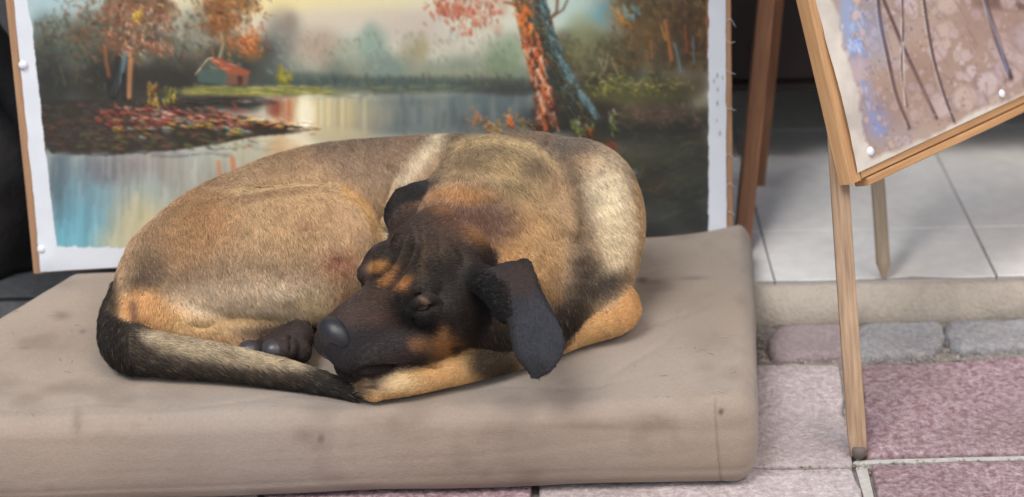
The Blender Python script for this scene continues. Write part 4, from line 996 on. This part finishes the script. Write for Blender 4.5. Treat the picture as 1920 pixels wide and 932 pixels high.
# drop any loose crumbs: keep the largest connected piece
lab = np.arange(len(DV))
for _ in range(400):
    m = np.minimum.reduce([lab[DF[:, i]] for i in range(4)]); old = lab.copy()
    for i in range(4): np.minimum.at(lab, DF[:, i], m)
    lab = lab[lab]
    if np.array_equal(old, lab): break
root_ = np.bincount(lab).argmax(); keep = lab == root_; mp_ = np.cumsum(keep) - 1
DF = mp_[DF[keep[DF[:, 0]]]]; DV = DV[keep]
if True:
    a, b, c = DV[DF[:, 0]], DV[DF[:, 1]], DV[DF[:, 2]]; vol = np.einsum('ij,ij->i', a, np.cross(b, c)).sum()
    if vol < 0: DF = DF[:, ::-1].copy()
def vnormals(V, F):
    n = np.cross(V[F[:, 2]] - V[F[:, 0]], V[F[:, 3]] - V[F[:, 1]]); N = np.zeros_like(V)
    for i in range(4):
        for j in range(3): N[:, j] += np.bincount(F[:, i], n[:, j], len(V))
    return N / np.maximum(np.linalg.norm(N, axis=1), 1e-12)[:, None]
for it in range(2):
    S_ = np.zeros_like(DV); cnt = np.zeros(len(DV))
    for i in range(4):
        for j in range(3): S_[:, j] += np.bincount(DF[:, i], DV[DF[:, (i + 1) % 4], j], len(DV)) + np.bincount(DF[:, (i + 1) % 4], DV[DF[:, i], j], len(DV))
        cnt += np.bincount(DF[:, i], minlength=len(DV)) + np.bincount(DF[:, (i + 1) % 4], minlength=len(DV))
    DV += .5 * (S_ / cnt[:, None] - DV)
DN = vnormals(DV, DF)
# wrinkles and folds pressed into the finished skin
def stroke3(K, depth, wid, grp=None):
    # K: points (u, v) of a fold, found on the near surface
    u, v = proj(DV); tow = CAMP - DV; fac = np.einsum('ij,ij->i', DN, tow) > 0
    C = crom(np.asarray(K, float), 5); best = np.full(len(DV), 1e9)
    m = fac & (u > C[:, 0].min() - 60) & (u < C[:, 0].max() + 60) & (v > C[:, 1].min() - 60) & (v < C[:, 1].max() + 60)
    ii_ = np.where(m)[0]
    for i in range(len(C) - 1):
        p, q = C[i], C[i + 1]; e = q - p; t = np.clip(((u[ii_] - p[0]) * e[0] + (v[ii_] - p[1]) * e[1]) / (e @ e + 1e-9), 0, 1)
        best[ii_] = np.minimum(best[ii_], np.hypot(u[ii_] - p[0] - t * e[0], v[ii_] - p[1] - t * e[1]))
    L = np.hypot(*(C[-1] - C[0])) ; endf = np.clip(np.minimum(np.hypot(u - C[0][0], v - C[0][1]), np.hypot(u - C[-1][0], v - C[-1][1])) / (wid * 2.2), 0, 1)
    DV[:] -= DN * (depth * np.exp(-(best / wid)**2) * endf)[:, None]
for K, dp, w_ in ((((690, 524), (716, 514), (738, 494), (752, 462), (756, 440)), .0045, 6), (((706, 546), (736, 528), (762, 500), (776, 466), (780, 446)), .0045, 6), (((704, 506), (722, 500), (738, 476), (742, 450)), -.0035, 7), (((716, 534), (742, 518), (762, 484), (768, 456)), -.0035, 7),
                  (((690, 486), (706, 484), (722, 470), (728, 446)), .004, 5), (((786, 430), (792, 460), (784, 496)), .004, 6), (((806, 436), (812, 462), (802, 500)), -.004, 8), (((760, 415), (776, 440), (776, 470)), .003, 6), (((740, 552), (752, 566), (760, 572)), .003, 6),
                  (((796, 560), (812, 572), (824, 590)), .003, 6), (((760, 612), (790, 618), (812, 606)), .0025, 5), (((430, 364), (520, 348), (620, 342)), .004, 6), (((445, 376), (540, 358), (600, 352)), -.003, 7), (((890, 300), (930, 350), (950, 400)), .003, 14), (((720, 300), (735, 330), (722, 380), (712, 420)), .004, 7), (((756, 300), (748, 350), (728, 400)), -.003, 7),
                  (((560, 420), (572, 428), (590, 420)), .0015, 8), (((626, 470), (636, 490), (650, 500)), .002, 8), (((350, 600), (372, 612), (410, 606)), .003, 6), (((940, 430), (985, 460), (1000, 500)), .003, 12), (((855, 452), (870, 480), (868, 510)), .003, 10), (((652, 706), (690, 690), (750, 688), (826, 690)), .005, 4), (((486, 628), (488, 640), (488, 656)), .005, 3.5), (((544, 626), (546, 645), (546, 664)), .004, 4), (((1030, 275), (1080, 325), (1098, 400), (1084, 480)), .006, 15), (((640, 266), (632, 296), (640, 330)), .0018, 9), (((680, 262), (672, 290), (682, 326)), .0018, 9), (((880, 330), (930, 322), (985, 340)), .003, 12), (((850, 400), (900, 380), (960, 390)), .0025, 12), (((672, 712), (690, 714), (708, 716)), .004, 3.5), (((676, 727), (694, 728), (712, 728)), .004, 3.5)):
    stroke3(K, dp * (.55 if K[0][1] > 400 and 680 < K[0][0] < 830 else 1), w_)
DN = vnormals(DV, DF)
ii = np.clip(np.round((DV - DN * .003 - BL) / VX).astype(int), 0, ND - 1); DG = G.own[ii[:, 0], ii[:, 1], ii[:, 2]]
DU, DVv = proj(DV)
# ---------------- coat
def coat():
    bp = Paint(170, 220, 1230, 780, .5, (176, 148, 118))
    b = lambda *a, **k_: bp.blob(*a, **dict(dict(soft=1.3), **k_))
    l = lambda *a, **k_: bp.line(*a, **dict(dict(soft=1.6), **k_))
    # saddle along the spine, greyer
    l([(250, 480), (330, 395), (450, 330), (600, 275), (760, 255)], 22, (150, 124, 98), .7); l([(600, 262), (700, 250), (860, 248), (1000, 254), (1080, 250)], 26, (104, 90, 78), .85)
    l([(640, 300), (720, 300), (770, 280)], 34, (136, 114, 96), .8); b(700, 330, 50, 40, (146, 124, 104), .6)
    b(560, 400, 130, 70, (188, 156, 118), .8); b(380, 410, 60, 50, (168, 128, 90), .7); b(340, 460, 50, 46, (160, 124, 90), .6); b(280, 500, 30, 34, (104, 86, 70), .85); b(262, 530, 26, 18, (78, 66, 56), .9)
    b(370, 520, 80, 26, (140, 118, 98), .7); b(500, 500, 120, 26, (172, 150, 124), .5)
    b(500, 560, 170, 44, (240, 220, 194), .95); b(420, 570, 100, 36, (230, 208, 180), .85); b(600, 570, 70, 26, (206, 182, 142), .7); b(650, 560, 30, 40, (190, 150, 112), .7); b(640, 480, 60, 70, (186, 152, 120), .6)
    b(634, 488, 30, 22, (150, 104, 82), .75); b(626, 480, 10, 8, (130, 84, 70), .6); b(572, 420, 24, 12, (160, 124, 96), .6); b(610, 400, 16, 10, (164, 128, 98), .4)
    l([(640, 352), (680, 380), (704, 430)], 10, (186, 144, 92), .8); l([(430, 362), (520, 345), (600, 342)], 5, (190, 164, 122), .7); l([(440, 372), (560, 352)], 3, (140, 112, 86), .5)
    # tan under the tail root
    b(266, 582, 48, 48, (208, 162, 112), 1, soft=.8); b(300, 600, 44, 34, (208, 164, 116), .9); b(350, 620, 46, 26, (214, 180, 134), .9); b(400, 632, 50, 20, (196, 160, 118), .8); l([(250, 560), (254, 590), (260, 612)], 5, (120, 84, 72), .9, soft=.8); l([(272, 590), (276, 612)], 4, (160, 106, 80), .7)
    b(212, 560, 12, 60, (70, 58, 48), .9); b(450, 600, 110, 14, (176, 146, 104), .8); b(545, 618, 95, 13, (58, 44, 38), .95, 0, soft=.9); b(560, 640, 80, 18, (66, 50, 44), .95); b(330, 595, 14, 6, (180, 150, 96), .5); b(365, 604, 16, 6, (120, 96, 66), .6)  # dark strips below the flank: shade of the overhang painted into the coat
    # light stripe behind the shoulder
    l([(815, 268), (780, 300), (745, 345), (728, 400), (722, 440)], (18, 16, 12, 10, 8), (218, 202, 174), .95); l([(740, 350), (712, 390)], 10, (176, 150, 118), .7); b(700, 400, 12, 40, (170, 140, 108), .6)
    l([(850, 262), (842, 300), (812, 345)], 12, (86, 74, 66), .85)
    # neck and withers
    b(900, 300, 80, 40, (150, 128, 98), .8); l([(850, 270), (920, 262), (990, 272), (1040, 300)], 9, (196, 172, 130), .75); l([(870, 300), (930, 285), (990, 300)], 14, (120, 104, 82), .6); b(960, 330, 60, 44, (166, 144, 108), .8)
    b(1000, 310, 26, 20, (104, 90, 74), .7); b(965, 350, 30, 14, (112, 96, 76), .6); b(990, 400, 70, 60, (160, 134, 100), .7); b(950, 450, 80, 60, (184, 142, 98), .9); b(960, 500, 60, 50, (182, 138, 92), .9); b(1010, 460, 40, 60, (176, 144, 104), .7)
    l([(1050, 290), (1085, 350), (1095, 430), (1078, 490)], 16, (112, 96, 80), .8); b(1060, 270, 40, 18, (108, 98, 92), .85); l([(1070, 262), (1120, 275), (1165, 310), (1190, 350)], 14, (120, 106, 94), .7)
    b(905, 400, 60, 44, (98, 78, 70), .85, 30); b(870, 420, 60, 40, (112, 82, 66), .8); b(860, 360, 60, 16, (180, 134, 90), .85); b(830, 372, 40, 10, (184, 136, 92), .7); b(820, 400, 50, 30, (96, 74, 66), .8)
    # shoulder
    b(1140, 380, 36, 80, (226, 212, 182), 1, -4); b(1155, 450, 34, 60, (220, 202, 170), .9, 12); b(1110, 340, 24, 40, (200, 184, 158), .7); b(1110, 520, 40, 20, (190, 170, 138), .7); l([(1186, 340), (1204, 420), (1198, 500)], 8, (176, 148, 112), .8)
    l([(1100, 500), (1080, 550), (1060, 590)], 26, (72, 62, 54), .9); b(1130, 530, 44, 20, (60, 52, 46), .9, -30); b(1060, 600, 44, 40, (50, 42, 38), .9); b(1170, 520, 14, 26, (110, 90, 72), .6); b(1030, 540, 20, 30, (150, 116, 80), .5); b(1000, 640, 60, 50, (44, 38, 34), .9); b(905, 640, 60, 60, (44, 38, 34), .95)  # last dark patches: shade beneath ear and jaw painted onto the neck
    # tail
    tp_ = Paint(170, 520, 720, 780, .5, (60, 52, 46)); tl = lambda *a, **k_: tp_.line(*a, **dict(dict(soft=1.2), **k_))
    tl([(262, 628), (330, 645), (420, 660), (500, 674), (560, 688), (600, 698)], (12, 18, 17, 13, 9, 5), (194, 178, 150), .9); tl([(300, 640), (420, 664), (520, 684)], (20, 16, 10), (186, 168, 138), .5)
    tl([(300, 690), (420, 705), (560, 722), (660, 740)], (16, 14, 12, 10), (44, 38, 34), .85); tl([(215, 560), (200, 620), (225, 672), (270, 690)], 24, (42, 37, 34), .95); tl([(590, 705), (664, 738)], 22, (46, 42, 40), .8)
    tp_.dabs(240, 615, 620, 715, 620, [(96, 82, 68), (66, 57, 48), (160, 142, 116)], (5, 11), (1.2, 2.4), (40, 14), (.3, .6), relief=0)
    # head
    hp_ = Paint(560, 330, 1080, 760, .8, (70, 60, 56)); b = lambda *a, **k_: hp_.blob(*a, **dict(dict(soft=1.2), **k_)); l = lambda *a, **k_: hp_.line(*a, **dict(dict(soft=1.3), **k_))
    b(860, 400, 80, 50, (108, 82, 70), .9); b(820, 380, 70, 20, (160, 118, 84), .8); b(905, 430, 40, 30, (166, 122, 84), .7); b(760, 420, 60, 40, (84, 72, 66), .8); b(740, 440, 30, 24, (74, 62, 56), .6)
    b(800, 500, 80, 50, (74, 66, 58), .8); b(850, 540, 60, 50, (58, 56, 56), .85); b(805, 465, 26, 16, (110, 90, 76), .5); l([(792, 470), (786, 530)], 3, (140, 120, 90), .5)
    b(690, 600, 60, 36, (92, 74, 68), .85); b(650, 560, 60, 26, (88, 76, 72), .7); b(700, 640, 90, 30, (70, 66, 68), .9); b(640, 660, 50, 50, (50, 50, 54), .8); b(720, 545, 34, 30, (84, 66, 56), .8)
    # tan eyebrow marks with dark furrows
    b(706, 500, 19, 13, (182, 134, 88), 1, -20, soft=.8); b(722, 522, 20, 9, (176, 126, 82), .95, -40, soft=.8); b(752, 536, 24, 9, (176, 124, 80), .95, -46, soft=.8); b(735, 500, 10, 8, (170, 116, 68), .8)
    l([(700, 520), (728, 505), (745, 480)], 3.5, (50, 40, 34), .85); l([(716, 542), (748, 516), (768, 494)], 3.5, (56, 44, 36), .8); b(700, 466, 12, 9, (120, 120, 126), .6); b(712, 470, 20, 10, (60, 52, 48), .7)  # blue-grey dab is a painted highlight on the far brow bump
    b(782, 588, 56, 30, (34, 30, 30), .95, 20); b(800, 568, 14, 5, (158, 136, 118), .9, 42, soft=.8); b(790, 560, 8, 4, (140, 116, 98), .7, 40); b(742, 560, 14, 16, (40, 34, 32), .8)  # pale streaks: highlight on the upper lid, painted in
    # jaw spots and mouth line; shade in the ear hollow painted dark
    b(776, 645, 16, 15, (150, 112, 84), .9, soft=.9); b(840, 655, 44, 28, (156, 112, 72), .95, 15); b(826, 628, 10, 22, (168, 124, 84), .8); b(852, 657, 11, 8, (70, 52, 40), .9, soft=.8); b(860, 685, 50, 10, (188, 140, 90), .8, -8); b(900, 610, 50, 60, (42, 36, 34), .85); b(940, 660, 50, 40, (62, 52, 42), .85); l([(690, 690), (780, 686), (830, 692)], 5, (30, 28, 30), .9)
    b(920, 560, 30, 60, (26, 24, 24), .95, -20); b(606, 682, 8, 16, (176, 172, 172), .7, soft=.8)
    hp_.dabs(600, 400, 940, 690, 500, [(110, 92, 78), (50, 44, 42), (90, 76, 64), (130, 106, 84)], (5, 12), (.8, 1.6), (55, 15), (.1, .3), relief=0)
    # ears
    ep = Paint(700, 330, 1100, 730, .5, (62, 62, 68)); ep.blob(975, 520, 46, 34, (70, 56, 52), .95, soft=1.2); ep.blob(1010, 630, 50, 60, (66, 70, 80), .9, soft=1); ep.blob(1000, 690, 24, 22, (46, 48, 54), .7, soft=1); ep.line([(955, 560), (960, 640), (985, 700)], 5, (44, 42, 44), .8, 1.2)
    ep.blob(770, 390, 60, 44, (40, 36, 36), 1, soft=.6); ep.blob(990, 600, 14, 4, (80, 76, 80), .5)
    # forelegs
    pp = Paint(640, 480, 1240, 780, .5, (200, 162, 114)); pp.blob(1160, 570, 50, 40, (204, 158, 108), .9, soft=1); pp.blob(1100, 625, 40, 14, (190, 150, 104), .8, soft=1); pp.blob(740, 710, 50, 22, (222, 198, 156), .95, soft=1); pp.blob(705, 716, 24, 20, (180, 156, 130), .8, soft=1); pp.blob(830, 700, 60, 16, (196, 156, 108), .8, soft=1)
    pp.blob(680, 730, 18, 14, (120, 100, 80), .8, soft=1); pp.blob(930, 680, 50, 30, (60, 50, 40), .95, soft=.8); pp.blob(1020, 640, 40, 30, (70, 56, 44), .9, soft=1); pp.blob(702, 722, 8, 8, (60, 50, 44), .6, soft=1); pp.blob(1120, 540, 40, 22, (60, 50, 42), .9, -30, soft=.8)  # leg darkened where it passes under jaw and ear: painted shade
    out = np.zeros((len(DV), 3))
    cb, ct, ch, ce, cp = (q.sample(DU, DVv) for q in (bp, tp_, hp_, ep, pp))
    pad = np.tile(np.array([58, 50, 48.]) / 255, (len(DV), 1))
    for g_, c_ in ((BODY, cb), (TAIL, ct), (HEAD, ch), (EAR, ce), (PAW, cp), (PAD, pad)): out[DG == g_] = c_[DG == g_]
    # soften the seams between regions
    for it in range(6):
        for k3 in range(3):
            s2 = np.zeros(len(DV)); cn = np.zeros(len(DV))
            for i in range(4): s2 += np.bincount(DF[:, i], out[DF[:, (i + 1) % 4], k3], len(DV)); cn += np.bincount(DF[:, i], minlength=len(DV))
            out[:, k3] = .6 * out[:, k3] + .4 * s2 / cn
    return out
DC = coat(); DC = np.clip((DC * 1.04 - DC.mean(1)[:, None] * .04) * .99, 0, 1); DC[DG == HEAD] = np.clip(DC[DG == HEAD] * 1.02 - .055, .09, 1); DC[DG == EAR] *= .74
mott = (fbm(DV[:, 0] * 60, DV[:, 1] * 60, DV[:, 2] * 60, 3) - .5)
DCn = np.clip(DC * (1 + mott * .22)[:, None], 0, 1)
M_coat = material('short coat skin', None, .75, attr='pigment', spec=.25, bump=[(500, .3, .0008), (120, .25, .002)], noise=[(240, .22, (60, 48, 40))])
dogroot = mesh('dog', DV, DF, M_coat, None, colors=lin(DCn * 255))
tag(dogroot, 'fawn and black shepherd cross dog curled up asleep on the cushion', 'dog')
# a few whiskers
M_wh = material('whisker', (60, 54, 52), .5)
for k in range(12):
    c = hp(.060 + .008 * (k % 4), .028, -.050 - .006 * (k // 4)) ; d_ = unit(Lh * 1.0 - Fh * (.5 + .2 * (k % 3)) + Uh * random.uniform(-.5, .2))
    L = random.uniform(.016, .03); tube('whisker', crom([c, c + d_ * L * .5 + CU * .001, c + d_ * L - CU * .003], 4), np.linspace(.00028, .00008, 9), M_wh, dogroot, n=4)
# claws of the forepaw
M_claw = material('claw', (58, 48, 44), .4)
for (u, v, h) in ((668, 719, .018), (670, 733, .012), (690, 745, .006)):
    c = P(u, v, h); d_ = unit(-CR * 1.0 - CU * .5 + TOW * .3)
    tube('claw', np.array([c - d_ * .006, c, c + d_ * .005, c + d_ * .008]), [.0026, .0024, .0014, .0004], M_claw, dogroot, n=8)
# nose leather, nostrils and eyes
M_nose = material('wet nose leather', (34, 35, 40), .36, noise=[(300, .4, (20, 21, 24))], bump=[(900, .6, .0006)], spec=.6)
M_eye = material('eye', (22, 16, 13), .08, spec=.7)
def blobmesh(name, fn, mat, parent, nu=36, nv=24):
    V = []; 
    for j in range(nv + 1):
        th = math.pi * j / nv
        for i in range(nu):
            ph = 2 * math.pi * i / nu; V.append(fn(math.sin(th) * math.cos(ph), math.sin(th) * math.sin(ph), math.cos(th)))
    F = [(j * nu + i, j * nu + (i + 1) % nu, (j + 1) * nu + (i + 1) % nu, (j + 1) * nu + i) for j in range(nv) for i in range(nu)]
    return mesh(name, V, F, mat, parent)
def nosefn(x, y, z):
    f, l_, u = .0185 * z, .0195 * x, .0175 * y
    if y < 0: l_ *= 1 + .35 * y; u *= 1.1
    dn = 0
    for s_ in (-1, 1):
        q = ((l_ - s_ * .0105) / .0048)**2 + ((u + .002) / .0042)**2
        if z > 0: dn += .006 * math.exp(-q)
    if z > 0: dn += .002 * math.exp(-(l_ / .0016)**2) * (1 if u < .004 else .2)
    return hp(.109 + f - dn, l_, -.026 + u)
blobmesh('nose', nosefn, M_nose, dogroot)
for s_, c in ((1, ES[1]),):
    blobmesh('eye', lambda x, y, z, c=c: c + np.array([x, y, z]) * .0108, M_eye, dogroot, 20, 14)

M_pad = material('toe leather', (62, 58, 64), .35, noise=[(200, .4, (40, 38, 42))], bump=[(500, .4, .0006)], spec=.5)
for (u, v, h, r_) in ((468, 658, .030, 19), (515, 657, .031, 22)):
    c = P(u, v, h); blobmesh('toe_pad', lambda x, y, z, c=c, r_=r_: c + np.array([x * 1.1, y, z * .95]) * r_ / PXM, M_pad, dogroot)

# ---------------- fur: short strands over the whole coat
def fur():
    fc = DV[DF].mean(1); d0 = np.cross(DV[DF[:, 2]] - DV[DF[:, 0]], DV[DF[:, 3]] - DV[DF[:, 1]]); ar = np.linalg.norm(d0, axis=1) * .5
    ar[fc[:, 2] < CUSH + .002] = 0
    tow = (CAMP - fc); fn = d0 / np.maximum(np.linalg.norm(d0, axis=1), 1e-12)[:, None]
    facing = np.einsum('ij,ij->i', fn, tow / np.linalg.norm(tow, axis=1)[:, None]); ar *= np.where(facing > -.25, 1, .35)
    N = 300000
    f = RNG.choice(len(DF), N, p=ar / ar.sum()); a, b = RNG.random(N)[:, None], RNG.random(N)[:, None]
    q = DV[DF[f]]; r0 = (q[:, 0] * (1 - a) + q[:, 1] * a) * (1 - b) + (q[:, 3] * (1 - a) + q[:, 2] * a) * b
    nn = DN[DF[f]]; nn = nn.mean(1); nn /= np.linalg.norm(nn, axis=1)[:, None]
    g = DG[DF[f, 0]]; u, v = proj(r0)
    # lie of the coat
    flow = np.zeros((N, 3)); 
    def setf(m, du, dv): flow[m] = CR * du - CU * dv
    body = (g == BODY) | (g == PAD)
    flow[body] = CR * .35 - CU * .85
    m = body & (u > 820); flow[m] = (CR * np.clip((u[m] - 820) / 300, 0, .5)[:, None] * 1.0 - CU * .8)
    m = body & (u < 330) & (v > 540); flow[m] = -CR * .2 - CU * .8
    flow[g == TAIL] = CR * .95 - CU * .35; flow[(g == TAIL) & (u < 240)] = -CU
    flow[g == HEAD] = -Fh * .75 + Lh * .55
    flow[g == EAR] = CR * .35 - CU * .9; flow[g == PAW] = -CR * .9 - CU * .25
    flow += (np.stack([fbm(r0[:, 0] * 14, r0[:, 1] * 14, r0[:, 2] * 14 + s * 9, 2) for s in range(3)], 1) - .5) * .9
    t = flow - nn * np.einsum('ij,ij->i', flow, nn)[:, None]; t /= np.maximum(np.linalg.norm(t, axis=1), 1e-6)[:, None]
    side = np.cross(nn, t); jit = RNG.normal(0, .16, N)[:, None]; t = t + side * jit
    L = np.select([g == BODY, g == TAIL, g == HEAD, g == EAR, g == PAW, g == PAD], [.0105, .013, .0062, .0034, .0055, .004]) * RNG.uniform(.6, 1.15, N)
    # shorter by the nose and eyes
    hd = np.linalg.norm(r0 - hp(.125, 0, -.03), axis=1); L *= np.clip(hd / .07, .25, 1)
    for c in ES: L *= np.clip((np.linalg.norm(r0 - c, axis=1) - .006) / .02, .15, 1)
    lift = np.select([g == EAR, g == HEAD, g == PAD], [.14, .18, .12], .19)[:, None] * RNG.uniform(.6, 1.4, (N, 1))
    p0 = r0 - nn * .0006; p1 = r0 + (t * .5 + nn * lift * .5) * L[:, None]; p2 = r0 + (t * 1.0 + nn * lift * .62) * L[:, None] - np.array([0, 0, .12]) * L[:, None]
    pts_ = np.stack([p0, p1, p2], 1)
    w = np.select([g == BODY, g == TAIL, g == HEAD, g == EAR, g == PAW], [.00036, .00036, .0003, .00026, .0003], .0002) * RNG.uniform(.7, 1.4, N)
    rad = np.stack([w, w * .8, w * .12], 1)
    c0 = DC[DF[f, 0]]
    tone = 1 + RNG.normal(0, .06, N) + (fbm(r0[:, 0] * 90, r0[:, 1] * 90, r0[:, 2] * 90, 2) - .5) * .2
    sable = (RNG.random(N) < .035) & ((g == BODY) | (g == TAIL)); tone[sable] *= .7
    lightn = (RNG.random(N) < .05) & (g != HEAD) & (g != EAR) ; c1 = np.clip(c0 * tone[:, None], 0, 1); c1[lightn] = c1[lightn] * .75 + .25 * np.array([.86, .80, .68])
    hc = bpy.data.hair_curves.new('fur'); hc.add_curves([3] * N)
    cen = np.array(dogroot.location)
    hc.attributes['position'].data.foreach_set('vector', (pts_ - cen).astype(np.float32).ravel())
    at = hc.attributes.get('radius') or hc.attributes.new('radius', 'FLOAT', 'POINT'); at.data.foreach_set('value', rad.astype(np.float32).ravel())
    at = hc.attributes.new('pigment', 'FLOAT_COLOR', 'CURVE'); cc = np.ones((N, 4), np.float32); cc[:, :3] = lin(c1 * 255); at.data.foreach_set('color', cc.ravel())
    M = material('fur strands', None, .7, attr='pigment', spec=.22)
    hc.materials.append(M)
    o = bpy.data.objects.new('fur', hc); COL.objects.link(o); o.parent = dogroot
    o['kind'] = 'stuff'
fur()

# lint and loose hairs lying on the cushion
def lint():
    V, F = [], []; rr = random.Random(11)
    for i in range(150):
        u, v = rr.uniform(10, 1380), rr.uniform(530, 790)
        if 200 < u < 1190 and v < 745: continue
        p = P(u, v, 0); hit, loc, nrm, idx = cush.ray_cast(Vector((p[0], p[1], .4)) - cush.location, Vector((0, 0, -1)))
        if not hit: continue
        z = loc.z + cush.location.z + .0007; a = rr.uniform(0, 6.28); L = rr.uniform(.003, .010); w = rr.uniform(.00018, .00035); cv = rr.uniform(-1, 1)
        b = len(V)
        for t in (0, .33, .67, 1):
            x = p[0] + math.cos(a + cv * t) * L * t; y = p[1] + math.sin(a + cv * t) * L * t
            V += [(x - w, y - w, z), (x + w, y + w, z), (x, y, z + w * 1.6)]
        for k in range(3):
            for q in range(3): F.append((b + k * 3 + q, b + k * 3 + (q + 1) % 3, b + (k + 1) * 3 + (q + 1) % 3, b + (k + 1) * 3 + q))
    o = mesh('lint', V, F, material('lint', (206, 196, 184), .9, noise=[(9, .9, (70, 60, 54))]), None)
    tag(o, 'loose dog hairs and lint scattered on the taupe cushion', 'lint', kind='stuff')
lint()
